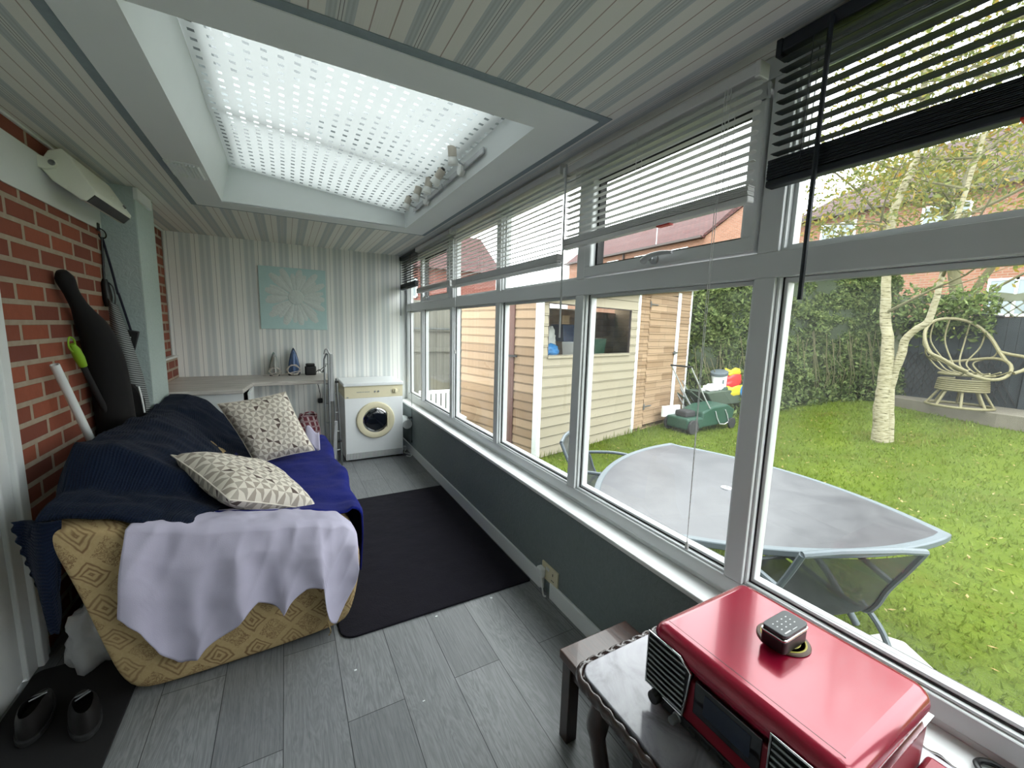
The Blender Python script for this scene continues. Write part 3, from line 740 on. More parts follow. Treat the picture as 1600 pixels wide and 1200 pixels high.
B().box(.168,.28,4.96,5.05,.931,1.03).build('case','black',t,bevel=.012)
B().box(.178,.268,4.97,5.04,1.03,1.058).build('cradle','black',t,bevel=.008)
B().tube(cr_spline([(.28,5.0,.96),(.31,4.97,.99),(.34,4.98,.955),(.36,5.0,.99),(.345,5.03,.96),(.385,5.04,1.03),(.36,5.1,1.0),(.31,5.13,.955)],5),.004,6).build('cable','black',t,smooth=True)
t=thing('hanging_plug',(.305,5.1,.6),'black mains plug hanging on its cable below the worktop','plug')
B().tube(cr_spline([(.285,5.13,.893),(.30,5.11,.80),(.318,5.10,.70),(.316,5.10,.64)],5),.004,6).build('cable','black',t,smooth=True)
B().box(.292,.342,5.085,5.12,.59,.645).build('plug_body','black',t,bevel=.01)
# folded clothes airer and ironing frame leaning at the worktop end
t=thing('clothes_airer',(.36,4.62,0),'folded grey metal clothes airer standing between worktop and tumble dryer','clothes airer')
def bars(b,L,r):
    for p,q in L: b.tube([p,q],r,8)
    return b
bars(B(),[((.305,4.40,.02),(.325,4.44,1.15)),((.345,4.36,.02),(.36,4.42,1.19)),((.325,4.44,1.15),(.345,4.43,1.205)),((.345,4.43,1.205),(.36,4.42,1.19)),((.415,4.47,.02),(.40,4.44,1.19)),((.465,4.47,.02),(.43,4.44,.95))],.0085).each('frame_tube','grey_metal',t,smooth=True)
bars(B(),[((.315,4.44,z),(.37,4.42,z)) for z in(.3,.5,.7,.9,1.1)]+[((.41,4.44,z),(.445,4.45,z)) for z in(.2,.4,.6,.8)],.004).each('hanging_rail','grey_metal',t,smooth=True)
hexa(B(),[(.365,4.42,.72),(.395,4.42,.72),(.405,4.42,1.20),(.375,4.42,1.20)],[(.365,4.46,.72),(.395,4.46,.72),(.405,4.46,1.20),(.375,4.46,1.20)]).build('side_wing','alu',t,bevel=.004)
hexa(B(),[(.36,4.36,.05),(.395,4.36,.05),(.425,4.38,.52),(.395,4.38,.52)],[(.36,4.38,.05),(.395,4.38,.05),(.425,4.40,.52),(.395,4.40,.52)]).build('side_wing','alu',t,bevel=.004)
B().box(.418,.45,4.43,4.46,.905,.925).box(.43,.465,4.44,4.475,.28,.30).each('joint','black',t,bevel=.003)
B().tube(cr_spline([(.325,4.43,1.2),(.335,4.42,1.24),(.352,4.42,1.25),(.365,4.42,1.22),(.375,4.42,1.20)],5),.008,8).build('hook','alu',t,smooth=True)
t=thing('plaid_shopping_bag',(.17,4.75,0),'burgundy and white plaid bag slumped under the worktop','bag')
def bagf(u,v):
    a=2*math.pi*u; h=.53*v; w=1-.35*max(0,v-.75)/.25*1.
    r=1+.06*math.sin(5*a+6*v)
    return (.17+.115*math.copysign(abs(math.cos(a))**.6,math.cos(a))*w*r,4.78+.11*math.copysign(abs(math.sin(a))**.6,math.sin(a))*w*r,h+.01*math.sin(3*a))
B().grid(bagf,28,12).build('bag_body','plaid',t,smooth=True)
B().tube(cr_spline([(.12,4.70,.50),(.11,4.69,.545),(.19,4.69,.575),(.25,4.70,.54),(.24,4.71,.49)],5),.008,8).build('handle','plaid',t,smooth=True)

# tumble dryer
t=thing('tumble_dryer',(.82,4.87,0),'white tumble dryer with cream control panel and round glass door','tumble dryer')
T=Matrix(((1,-.0,-.065,.034),(0,1,0,0),(0,0,1,0),(0,0,0,1)))   # leans a touch to the left, as it stands
dx0,dx1,dy0,dy1=.520,1.140,4.60,5.13
B().box(dx0,dx1,dy0,dy1,.02,.705).build('cabinet','dryerwhite',t,bevel=.006)
B().box(dx0-.0,dx1,dy0,dy1,.705,.838).build('control_panel','cream',t,bevel=.004)
B().box(dx0-.012,dx1+.004,dy0-.02,dy1,.838,.875).build('top_panel','dryerwhite',t,bevel=.008)
B().box(dx0+.006,dx1-.006,dy0-.004,dy0+.002,.03,.095).build('plinth_grille','ventdots',t)
for x in(dx0+.05,dx1-.05):
    B().lathe([(.02,0),(.02,.022)],(x,dy0+.06,0),(0,0,1),12).build('foot','black',t)
dc=(.838,dy0,.452)
door=B().lathe([(.205,-.002),(.205,.012),(.196,.022),(.165,.026),(.14,.018),(.135,.006)],dc,(0,-1,0),56).build('door','cream',t,smooth=True,label='round cream door ring')
B().lathe([(.137,.004),(.136,.016),(.126,.020),(.124,.004)],dc,(0,-1,0),48).build('door_trim','chrome',door,smooth=True)
B().lathe([(.127,.002),(.118,.012),(.08,.020),(.001,.022)],dc,(0,-1,0),48).build('door_glass','glassdark',door,smooth=True)
hexa(B(),[(.958,dy0-.027,.36),(.97,dy0-.027,.36),(.975,dy0-.027,.53),(.958,dy0-.027,.53)],[(.958,dy0-.02,.36),(.97,dy0-.02,.36),(.975,dy0-.02,.53),(.958,dy0-.02,.53)]).build('door_pull','cream',door,bevel=.003)
kb=B().lathe([(.028,0),(.027,.016),(.022,.02)],(1.052,dy0,.772),(0,-1,0),28).build('timer_knob','cream',t,smooth=True)
B().box(1.046,1.058,dy0-.03,dy0-.018,.75,.794).build('grip','cream',kb,bevel=.003)
pm=B()
for x in(.835,.872): pm.lathe([(.010,0),(.009,.008)],(x,dy0,.772),(0,-1,0),16)
pm.each('push_button','grey_metal',t,smooth=True)
mk=B()
for i,(x,w) in enumerate(((.645,.05),(.70,.02),(.725,.055))): mk.box(x,x+w,dy0-.0012,dy0,.768,.774)
for x in(1.012,1.096): mk.tube(cr_spline([(x,dy0-.001,.755),(x+(.006 if x>1.05 else -.006),dy0-.001,.772),(x,dy0-.001,.789)],4),.0012,5)
mk.box(.54,.56,dy0-.0012,dy0,.712,.722)
mk.build('panel_marking','grey_metal',t)
t=thing('vent_hose',(1.19,4.72,.35),'white dryer vent hose stub between tumble dryer and window wall','hose')
B().lathe([(.055,-.10)]+[(r,h) for i in range(9) for r,h in((.055,-.095+i*.02),(.049,-.085+i*.02))]+[(.05,.09)],(1.19,4.69,.38),(0,1,.12),24).build('hose_tube','white',t,smooth=True)
B().box(1.20,1.248,4.60,4.63,.435,.448).build('clip','black',t)
t=thing('floor_socket_lead',(1.2,4.6,0),'white cable lying on the floor between tumble dryer and skirting','cable')
B().tube(cr_spline([(1.21,4.75,.02),(1.17,4.68,.012),(1.20,4.62,.012),(1.225,4.55,.012),(1.19,4.50,.012),(1.16,4.54,.012)],6),.006,6).build('lead','white',t,smooth=True)
B().box(1.185,1.225,4.78,4.84,.0,.05).build('plug_body','white',t,bevel=.01)

# rug
def rugp():
    x0,x1,y0,y1=.17,1.225,1.90,3.535; r=.07; P=[]
    for cx_,cy_,a0 in((x0+r,y0+r,math.pi),(x1-.01,y0+.01,1.5*math.pi),(x1-.01,y1-.01,0),(x0+r,y1-r,.5*math.pi)):
        rr=r if cx_<.5 else .01
        for i in range(7):
            a=a0+i/6*math.pi/2; P.append((cx_+rr*math.cos(a),cy_+rr*math.sin(a)))
    return P
rg=B().prism(rugp(),'z',.0005,.011).build('rug','rug',bevel=.004); tag(rg,'near-black rectangular pile rug beside the sofa','rug')
tag(B().box(.94,.952,1.862,1.874,0,.002).box(.2,.21,1.70,1.707,0,.002).box(.62,.632,1.86,1.868,0,.003).box(.42,.43,1.42,1.424,0,.002).build('crumb','white'),'white crumbs scattered on the floor by the rug','crumbs',kind='stuff')

# socket
t=thing('double_socket',(1.249,1.735,.085),'white double wall socket just above the skirting','socket')
B().box(1.240,1.25,1.655,1.81,.085,.182).build('face_plate','cream',t,bevel=.003)
B().box(1.236,1.24,1.752,1.762,.15,.168).box(1.236,1.24,1.735,1.745,.15,.168).each('rocker_switch','white',t,bevel=.001)
B().box(1.2385,1.24,1.698,1.702,.14,.155).box(1.2385,1.24,1.688,1.698,.11,.114).box(1.2385,1.24,1.702,1.712,.11,.114).each('pin_slot','black',t)
t=thing('mains_plug',(1.22,1.79,.1),'white plug pushed into the double socket','plug')
B().box(1.205,1.24,1.765,1.815,.10,.155).build('plug_body','white',t,bevel=.008)
B().tube(cr_spline([(1.215,1.77,.10),(1.212,1.755,.05),(1.214,1.745,.01),(1.225,1.735,.004)],5),.005,6).build('flex','white',t,smooth=True)
def tabpoly(x0,x1,y0,y1,r):
    P=[]
    for cx_,cy_,a0 in((x0+r,y0+r,math.pi),(x1-r,y0+r,1.5*math.pi),(x1-r,y1-r,0),(x0+r,y1-r,.5*math.pi)):
        for i in range(9): a=a0+i/8*math.pi/2; P.append((cx_+r*math.cos(a),cy_+r*math.sin(a)))
    return P
# ================================================================== SOFA
ARM=[(-.60,.012),(-.46,.010),(.16,.012),(.225,.05),(.262,.20),(.285,.36),(.262,.475),(.20,.535),(.08,.572),(-.12,.602),(-.34,.640),(-.55,.695),(-.72,.752),(-.80,.757),(-.785,.70),(-.735,.56),(-.685,.36),(-.645,.15)]
SEAT=[(-.70,.012),(-.46,.010),(.18,.012),(.245,.05),(.275,.18),(.285,.33),(.270,.44),(.22,.495),(.10,.51),(-.10,.515),(-.26,.53),(-.40,.63),(-.54,.78),(-.68,.88),(-.82,.86),(-.86,.60),(-.84,.36),(-.78,.15)]
def ridge(y): return interp([(1.95,.0),(2.2,.02),(2.36,.06),(2.8,.02),(3.3,-.02),(3.8,.0),(4.15,.02),(4.3,-.05)],y)
def sofa_pt(i,y):
    a=interp([(1.98,0),(2.18,0),(2.34,1),(5,1)],y); p,q=ARM[i],SEAT[i]
    x=lerp(p[0],q[0],a); z=lerp(p[1],q[1],a)
    if i>=11 and i<=14: z+=ridge(y)
    if y>2.6: x=max(x,-.795)
    return x,z
def shrink(pt,k,c=(-.25,.35)): return (c[0]+(pt[0]-c[0])*k,c[1]+(pt[1]-c[1])*k)
t=thing('sofa',(-.25,3.0,.0),'low sofa in gold and brown patterned upholstery against the brick wall','sofa')
ys=[(1.965,.90),(1.972,.955),(1.99,.99),(2.02,1.0),(2.1,1),(2.18,1),(2.24,1),(2.3,1),(2.4,1),(2.7,1),(3.0,1),(3.3,1),(3.6,1),(3.85,1),(3.97,.985),(4.02,.94),(4.035,.88)]
b=B(); n=len(ARM); V=[]
for y,k in ys:
    for i in range(n):
        x,z=shrink(sofa_pt(i,y),k); 
        if 2.0<y<2.2: pass
        yy=y+ (.012*math.sin(x*5+1) if y<2.02 else 0)-(.02*math.sin(max(0,min(1,z/.7))*math.pi) if y<2.02 else 0)
        V.append((x,yy,max(.0115 if x>.1 else .004,z)))
F=[(r*n+i,r*n+(i+1)%n,(r+1)*n+(i+1)%n,(r+1)*n+i) for r in range(len(ys)-1) for i in range(n)]
F+=[tuple(range(n))[::-1],tuple(range((len(ys)-1)*n,len(ys)*n))]
b.add(V,F); b.build('upholstered_body','damask',t,smooth='all',sub=2)
B().tube(cr_spline([(.115,1.935,.10),(.128,1.938,.05),(.12,1.95,.02)],5),.0025,6).build('seam_piping','damask',t,smooth=True)
def hgt(x,y):          # top surface of sofa
    pts=sorted([sofa_pt(i,y) for i in range(6,14)]); return interp(pts,x)
def wr(x,y,a=.012,s=6,o=0): return a*nz(x,y*.6,o,s)+a*.5*nz(x,y,o+5,s*2.6)
# royal blue seat cover
def bluef(u,v):
    y=lerp(2.16,4.06,u); s=v; tp_=min(1,(y-2.16)/.14)
    end=max(0,(u-.90)/.10)
    xf=.300+.018*math.sin(y*3)+.01*math.sin(u*19)-.10*end**2
    if s<.6: 
        x=lerp(-.34,xf-.05,s/.6); z=hgt(min(x,.2),y)+.004+.018*tp_
    else:
        k=(s-.6)/.4; a=min(1,k/.25)*math.pi/2
        x=xf-.05+.055*math.sin(a)+.02*math.sin(y*9+k*2)*k*.6-.02*max(0,k-.5); z=hgt(.2,y)-.03+.052*math.cos(a)-max(0,k-.25)/.75*(.33)
    z-=.30*end**2*(1 if s<.6 else .5)
    if u<.12 and s<.6: z+=.0
    return (x+wr(y,x,.01,5,3)*(s>.5),y+ .02*math.sin(z*9),z+wr(x,y,.014,5)*tp_)
bo=B().grid(bluef,70,44,uvf=lambda u,v:(u*1.9,v*1.2)).build('sofa_cover','bluecover',smooth='all',solid=.008)
tag(bo,'royal blue fleece cover spread over the sofa seat','sofa cover')
# navy throw
def thf(u,v):
    y=lerp(1.985,4.17,u)
    xf=interp([(1.98,-.36),(2.15,-.30),(2.5,-.22),(3.0,-.15),(3.5,-.27),(3.9,-.34),(4.2,-.42)],y)+.02*math.sin(y*8)
    xb=-.80
    end=max(0,(u-.88)/.12); st=max(0,(.03-u)/.03)
    if v<.78:
        x=lerp(xf,xb,v/.78); z=hgt(x,y)+.035+.012*math.sin(y*6+x*5)
    else:
        k=(v-.78)/.22; q_=min(1,max(0,(y-2.0)/.35)); x=xb-(.02+.04*q_)*math.sin(k*math.pi/2); z=hgt(xb,y)+.035-(.05+.17*q_)*k
    z-=.24*end**2; z-=.02*st
    if v<.06: z-=.018*(1-v/.06)
    return (x+wr(y,x,.012,5,9),y+.02*nz(x,z,1,5),z+wr(x,y,.03,3.6)+wr(x,y,.012,9,4))
to=B().grid(thf,120,60,uvf=lambda u,v:(v*1.05+.05*math.sin(u*6),u*2.2)).build('throw_blanket','throw',smooth='all',solid=.012)
tag(to,'dark navy ribbed fleece throw over the sofa back','throw')
def flap(u,v):       # tail hanging over the near back corner, part of the throw
    top=lerp(-.875,-.735,u); bx=lerp(-.815,-.765,u); x=lerp(top,bx,v**1.2)+.006*math.sin(v*46)*(u<.08)
    bot=interp([(0,.47),(.35,.40),(.6,.345),(.8,.36),(1,.50)],u)+.010*math.sin(u*34)
    z=lerp(.775,bot,v)
    y=1.975-.02*math.sin(v*2.2)+.018*math.sin(u*7+v*1.5)+.05*(1-u)
    return (x,y,z+wr(x,y,.008,8))
B().grid(flap,30,34,uvf=lambda u,v:(v*.5,u*.3)).build('hanging_corner','throw',to,smooth='all',solid=.014)
# lilac cloth over the arm
HEM=[(0,.40),(.06,.33),(.10,.20),(.15,.125),(.22,.13),(.33,.20),(.42,.265),(.50,.30),(.55,.265),(.60,.22),(.66,.27),(.72,.315),(.80,.315),(.82,.19),(.84,.14),(.88,.085),(.93,.20),(1,.335)]
def clf(u,v):
    x=lerp(-.555,.262,u); zt=interp([(-.8,.757),(-.55,.70),(-.34,.645),(-.12,.607),(.08,.578),(.20,.54),(.262,.475),(.3,.36)],x)
    if v<.3:
        k=v/.3; y=lerp(2.22,1.985,k); z=zt+.018-.02*(1-k)**2+(.008*math.sin(k*math.pi))+ (wr(x,y,.012,8,2)); y2=y
        z-= .012*(1-k)
        return (x+.04*(1-k)*(.5-u),y2,z)
    k=(v-.3)/.7; zh=interp(HEM,u); z=lerp(zt+.014,zh,k)
    fold=math.sin(u*33+.6*math.sin(k*3))*.6+math.sin(u*17+1.3)*.6
    amp=.016*min(1,k*2.2)+.012*k
    y=1.948-.022*min(1,k*4)-amp*(fold+.9)*.9 +.0
    sx=(-.045*k if u<.1 else 0)*(1-u/.1 if u<.1 else 0)
    # right hand edge wraps round the arm corner
    if u>.86: y+= .05*(u-.86)/.14*(1-k*.3); 
    rg=abs(nz(x*1.3-z*.55,z*.28,4,7)); y-=.016*max(0,.35-rg)/.35*(1-.5*k)
    return (x+sx+.012*math.cos(u*33)*k+.004*nz(x,z,3,9),y+.005*nz(x,z,0,14),z+.004*nz(x,z,7,10)*(k<.97))
co=B().grid(clf,110,60).build('cotton_cloth','lilac',smooth='all',solid=.0022)
tag(co,'pale lilac cotton cloth draped over the sofa arm','cloth')
# cushions
def cushion(name,A,Bp,C,D,th,label):   # corners A,B,C,D in order
    A,Bp,C,D=map(Vector,(A,Bp,C,D)); N=((Bp-A).cross(D-A)).normalized(); ctr=(A+Bp+C+D)/4
    b=B()
    def f(sgn):
        def g(u,v):
            uu=2*u-1; vv=2*v-1
            p=A*(1-u)*(1-v)+Bp*u*(1-v)+C*u*v+D*(1-u)*v
            pinch=.055*(1-uu*uu)*abs(vv)**3+.055*(1-vv*vv)*abs(uu)**3
            p=p+(ctr-p)*pinch
            h=th*((1-uu**4)*(1-vv**4))**.55
            h*=1+.08*nz(u,v,sgn,4)
            return p+N*sgn*h*.5+N*.004*nz(p.x,p.y,p.z,14)
        return g
    b.grid(f(1),26,26); b.grid(f(-1),26,26,uvf=lambda u,v:(u+.37,v+.21))
    o=b.build(name,'tri',smooth='all'); tag(o,label,'cushion','triangle-patterned cushions on the sofa')
    pts=[]
    E=[A,Bp,C,D]
    for a,c in zip(E,E[1:]+E[:1]):
        for i in range(12):
            t_=i/12; q=a.lerp(c,t_); uu=2*t_-1; q=q+(ctr-q)*.055*(1-uu*uu); pts.append(q)
    pts.append(pts[0])
    B().tube(pts,.0035,6,cap=False).build('seam','tri',o,smooth=True)
    return o
cushion('cushion',(-.215,3.14,.545),(.150,3.20,.580),(-.020,3.345,1.0),(-.425,3.30,.945),.15,'triangle-patterned cushion propped upright, the one nearer the worktop')
cushion('cushion',(-.255,2.135,.700),(.115,2.29,.505),(-.12,2.62,.68),(-.505,2.43,.855),.17,'triangle-patterned cushion lying tilted beside the lilac cloth')
tag(B().grid(lambda u,v:(.10+.09*u,3.31+.03*v-.02*u,.60+.13*v-.04*u+.02*math.sin(u*6)),8,8).build('folded_cloth','lilac',smooth='all',solid=.01),'scrap of pale lilac cloth behind the upright cushion','cloth')
# bag and shoe by the door
def crum(c,r,sc,seed,k=.35):
    def f(u,v):
        a=2*math.pi*u; p=math.pi*v; d=Vector((math.sin(p)*math.cos(a),math.sin(p)*math.sin(a),math.cos(p)))
        m=1+k*noise.noise(d*1.7+Vector((seed,0,0)))+k*.6*noise.noise(d*4+Vector((0,seed,0)))
        return (c[0]+d.x*r*sc[0]*m,c[1]+d.y*r*sc[1]*m,max(.002,c[2]+d.z*r*sc[2]*m))
    return f
tag(B().grid(crum((-.80,2.32,.10),.13,(.8,.9,1.25),3),32,22).build('carrier_bag','purplebag',smooth='all'),'crumpled pale plastic bag on the floor between door frame and sofa','bag')
def shoe(x,y,ang,label):
    t=thing('shoe',(x,y,0),label,'shoe','dark shoes by the door')
    T=Matrix.Translation((x,y,.0105))@Matrix.Rotation(ang,4,'Z')
    B().prism([(.045*math.cos(a)*(1-.15*math.sin(a)),.13*math.sin(a)) for a in [i*math.pi/10 for i in range(20)]],'z',.001,.02).build('sole','rubber',t,T=T,bevel=.004)
    def up(u,v):
        a=2*math.pi*u; w=.042*(1-.15*math.sin(a)); h=interp([(-1,.085),(-.3,.08),(.3,.055),(1,.03)],math.sin(a))
        r=1-.35*v**2; return (w*math.cos(a)*r,.122*math.sin(a)*(r if math.sin(a)>0 else .96),.02+h*v**.6)
    B().grid(up,24,8).build('upper','shoe',t,T=T,smooth='all')
    B().tube([(-.02,.02,.07),(.02,.04,.068),(-.018,.055,.06),(.018,.07,.055)],.003,6).build('lace','grey_metal',t,T=T,smooth=True)
shoe(-.72,1.93,.35,'dark shoe on the floor by the sofa corner')
shoe(-.87,2.0,.15,'dark shoe standing against the door frame')

dm=B().prism(tabpoly(-.985,-.60,1.15,2.30,.03),'z',.0005,.010).build('shade_sheet','blackcloth',bevel=.003); tag(dm,'black sheet added for the shade on the floor by the sofa, under the shoes','shade_sheet')  # thin dark sheet added to stand in for the shade beside the sofa
# ================================================================== THINGS LEANING ON THE BRICK WALL
t=thing('padded_carry_bag',(-.93,3.2,0),'long black padded carry bag leaning on the brick wall','bag')
P=cr_spline([(-.955,2.88,1.72),(-.95,2.95,1.62),(-.935,3.03,1.51),(-.915,3.11,1.38),(-.905,3.17,1.15),(-.903,3.20,.90),(-.903,3.23,.55),(-.903,3.25,.2),(-.903,3.25,.05)],6); n=len(P)
B().tube(P,[interp([(0,.02),(.05,.038),(.12,.03),(.2,.035),(.3,.062),(.45,.085),(.7,.088),(.95,.08),(1,.05)],i/(n-1)) for i in range(n)],14).build('bag_body','blackcloth',t,smooth='all')
B().tube(cr_spline([(-.90,3.12,1.40),(-.86,3.17,1.3),(-.85,3.2,1.1),(-.87,3.22,.9)],5),.007,6).build('strap','black',t,smooth=True)
t=thing('broom_handle',(-.9,3.1,0),'grey pole with lime green hanging grip leaning on the bricks','pole')
B().tube([(-.955,2.99,1.25),(-.90,3.20,.80),(-.86,3.36,.02)],.0135,12).build('pole','rubber',t,smooth=True)
g=B().tube([(-.965,2.93,1.36),(-.962,2.95,1.33),(-.958,2.975,1.285),(-.953,2.995,1.24)],[.010,.02,.022,.017],12).build('grip','green',t,smooth=True,label='lime green grip')
B().tube(cr_spline([(-.958,2.945,1.345),(-.955,2.925,1.385),(-.965,2.905,1.395),(-.97,2.905,1.35),(-.965,2.93,1.32)],5),.004,6).build('hanging_loop','green',g,smooth=True)
tag(B().lathe([(.0001,0),(.0175,0),(.0175,1.35),(.013,1.35),(.013,1.3),(.0001,1.3)],(-.83,3.20,.02),(-.12,-.44,1.14),16).build('plastic_pipe','white',smooth=True),'white plastic pipe leaning on the brick wall','pipe')
t=thing('ribbed_panel',(-.9,3.5,.0),'curved grey ribbed plastic panel standing in front of the pillar','panel')
def rib(u,v):
    z=lerp(.05,1.60,v); xc_=interp([(.05,-.86),(.9,-.885),(1.24,-.915),(1.45,-.935),(1.6,-.95)],z); w=interp([(.05,.085),(.9,.075),(1.15,.07),(1.4,.045),(1.6,.02)],z)
    a=-1+2*u; return (xc_+a*w,3.52-.03*(1-a*a)-.03*(1-v),z-.02*a)
B().grid(rib,12,60).build('ribbed_sheet','ribbed',t,smooth='all',solid=.003)
t=thing('hanging_grabber',(-.99,3.56,1.7),'black strap handle hanging from the hook at the pillar','tool')
B().tube(cr_spline([(-.985,3.57,2.0),(-.990,3.57,1.85),(-.993,3.565,1.73)],5),.006,8).build('strap','black',t,smooth=True)
B().tube([(-.985,3.545,1.74),(-.985,3.54,1.71),(-.98,3.54,1.63),(-.978,3.54,1.57)],[.012,.022,.026,.018],12).build('handle','black',t,smooth=True)
B().tube(cr_spline([(-.965,3.53,1.72),(-.945,3.53,1.69),(-.94,3.53,1.62),(-.945,3.53,1.58)],5),.004,6).build('trigger','black',t,smooth=True)
t=thing('dustpan',(-.89,3.56,1.3),'black scoop hanging from a long strap in front of the pillar','dustpan')
MT['navystrap']=plain('navy_strap',(18,20,40),.8)
B().tube(cr_spline([(-.985,3.575,2.0),(-.955,3.575,1.80),(-.938,3.575,1.66),(-.932,3.575,1.645),(-.893,3.58,1.42)],5),.0065,8).build('strap','navystrap',t,smooth=True)
pan=hexa(B(),[(-.925,3.545,1.425),(-.850,3.545,1.41),(-.886,3.565,1.275),(-.902,3.565,1.28)],[(-.925,3.59,1.43),(-.850,3.59,1.415),(-.886,3.59,1.275),(-.902,3.59,1.28)]).build('pan','rubber',t,bevel=.004)
B().lathe([(.006,0),(.005,.003)],(-.893,3.547,1.375),(0,-1,0),12).build('hole_rivet','white',pan)
t=thing('double_hook',(-1.0,3.57,2.05),'small black double hook on the lintel beside the pillar','hook')
B().box(-.992,-.984,3.53,3.56,2.03,2.08).build('back_plate','black',t,bevel=.004)
B().tube(cr_spline([(-.988,3.545,2.05),(-.965,3.55,2.035),(-.962,3.565,2.01),(-.975,3.575,1.995),(-.995,3.575,2.0),(-.998,3.57,2.02)],5),.004,6).build('hook_arm','black',t,smooth=True)
MT['yellowpiping']=plain('yellow_piping',(170,160,60),.5)
t=thing('racket_bag',(-.9,3.4,.0),'black bag with curved yellow and white piping at the foot of the pillar','bag')
B().prism([(-.965,.05),(-.82,.05),(-.815,.6),(-.822,.98),(-.86,1.08),(-.92,1.09),(-.96,1.10),(-.975,.9)],'y',3.40,3.455).build('bag_body','blackcloth',t,bevel=.02)
B().tube(cr_spline([(-.965,3.392,1.09),(-.935,3.39,1.05),(-.905,3.388,.96),(-.88,3.386,.85),(-.865,3.386,.7)],5),.006,6).each('piping','yellowpiping',t,smooth=True)
B().tube(cr_spline([(-.90,3.388,1.03),(-.885,3.386,.95),(-.87,3.386,.85)],5),.003,6).tube(cr_spline([(-.835,3.388,1.07),(-.825,3.386,1.0),(-.818,3.386,.9)],5),.005,6).each('piping','tv',t,smooth=True)

# ================================================================== FOREGROUND TABLES AND MUSIC PLAYER
t=thing('wooden_stool',(.98,.95,0),'small dark brown wooden side table with square legs, half under the marble-topped one','table')
B().box(.822,1.145,.66,1.066,.318,.352).build('top','stoolwood',t,bevel=.004)
for x in(.832,1.092):
    for y in(.665,1.012): B().box(x,x+.046,y,y+.046,0,.318).each('leg','darkwood',t,bevel=.003)
B().box(.85,1.12,1.03,1.045,.26,.318).box(.85,1.12,.675,.69,.26,.318).box(.845,.86,.7,1.03,.26,.318).each('apron','darkwood',t,bevel=.002)
TZ=.595
t=thing('marble_topped_table',(.93,.3,0),'dark carved side table with a polished grey marble top under the music player','table')
tp=tabpoly(.645,1.222,-.16,.775,.05)
B().prism(tabpoly(.655,1.212,-.15,.765,.045),'z',TZ-.018,TZ).build('marble_top','marble',t,bevel=.003)
rim=B(); m=tp+[tp[0]]
pts=[]
for a,c in zip(m,m[1:]):
    L=math.hypot(c[0]-a[0],c[1]-a[1]); k=max(1,int(L/.006))
    for i in range(k): pts.append((lerp(a[0],c[0],i/k),lerp(a[1],c[1],i/k)))
n=len(pts); V=[];F=[]; seg=12; s_=0
for i,(x,y) in enumerate(pts):
    x2,y2=pts[(i+1)%n]; x0,y0=pts[i-1]; d=Vector((x2-x0,y2-y0,0)).normalized(); N=Vector((d.y,-d.x,0)); s_+=math.hypot(x-x0,y-y0)
    for j in range(seg):
        a=2*math.pi*j/seg; r=.0115*(1+.20*math.sin(2*a+s_*150))
        V.append(Vector((x,y,TZ-.018))+N*(math.cos(a)*r*.9)+Vector((0,0,math.sin(a)*r*1.25)))
for i in range(n):
    for j in range(seg): F.append((i*seg+j,i*seg+(j+1)%seg,((i+1)%n)*seg+(j+1)%seg,((i+1)%n)*seg+j))
rim.add(V,F); rim.build('rope_carved_edge','darkwood',t,smooth='all')
B().box(.70,1.17,-.10,.715,TZ-.12,TZ-.02).each('apron','darkwood',t,bevel=.01)
for x,y in((.715,.70),(1.15,.70),(.715,-.09),(1.15,-.09)):
    B().tube(cr_spline([(x,y,TZ-.06),(x+(-.02 if x<1 else .02),y+(.02 if y>.3 else -.02),TZ-.16),(x,y,.25),(x,y,.08),(x+(-.02 if x<1 else .02),y+(.02 if y>.3 else -.02),.012)],5),[.03]*6+[.022]*6+[.014]*6+[.016]*3,12).each('leg','darkwood',t,smooth=True)

MT['lcd']=plain('unlit_display',(34,42,58),.15,var=.02)
RX0,RX1,RY0,RY1=.757,1.125,.212,.622; RZ0,RZ1=TZ+.012,.80
t=thing('music_player',(.94,.41,TZ),'red retro record and music player with chrome-edged grilles on the marble top','music player')
Rz=RZ0
def rbody(z0,z1,i,mat_,name,bev,par=t):
    return B().prism(tabpoly(RX0+i,RX1-i,RY0+i,RY1-i,.035),'z',z0,z1).build(name,mat_,par,bevel=bev,seg=4,smooth=True)
rbody(RZ0,.735,.0,'reddark','cabinet',.006)
# lid with rounded edges, hinge line near the front
lid=B().prism(tabpoly(RX0-.003,RX1+.003,RY0-.0,RY1+.0,.035),'z',.738,RZ1).build('lid','red',t,bevel=.028,seg=5,smooth=True)
B().box(RX0+.036,RX0+.0373,RY0+.024,RY1-.024,.775,RZ1+.0002).build('lid_seam','black',t)
B().box(RX0+.02,RX1+.004,RY0-.001,RY1+.001,.7352,.7378).build('lid_trim','chrome',t,label='thin chrome line below the lid')
# side cassette housing
hz=B().box(.80,1.125,.145,.211,TZ+.004,.655).build('side_housing','reddark',t,bevel=.01,smooth=True)
def grille(y0,y1,label):
    yc=(y0+y1)/2
    P=[(y0+.012,.640),(y1-.0,.640),(y1,.775),(y0+.03,.775),(y0,.755)]
    g=B().prism([(y,z) for y,z in P],'x',RX0-.006,RX0+.01).build('speaker_grille','black',t,bevel=.004,label=label)
    bb=B()
    for i in range(9):
        z=.648+i*.0142; bb.tube([(RX0-.008,y0+.012,z),(RX0-.0095,yc,z),(RX0-.008,y1-.004,z)],.0028,6)
    bb.build('grille_bar','grey_metal',g,smooth=True)
    rp=[(RX0-.007,a,c) for a,c in P]; B().tube(rp+[rp[0]],.0028,8).build('chrome_surround','chrome',g,smooth=True)
grille(.50,.618,'far grille with chrome edge'); grille(.216,.33,'near grille with chrome edge')
B().box(RX0-.004,RX0+.004,.345,.49,.668,.745).build('display_window','glassdark',t,bevel=.002)
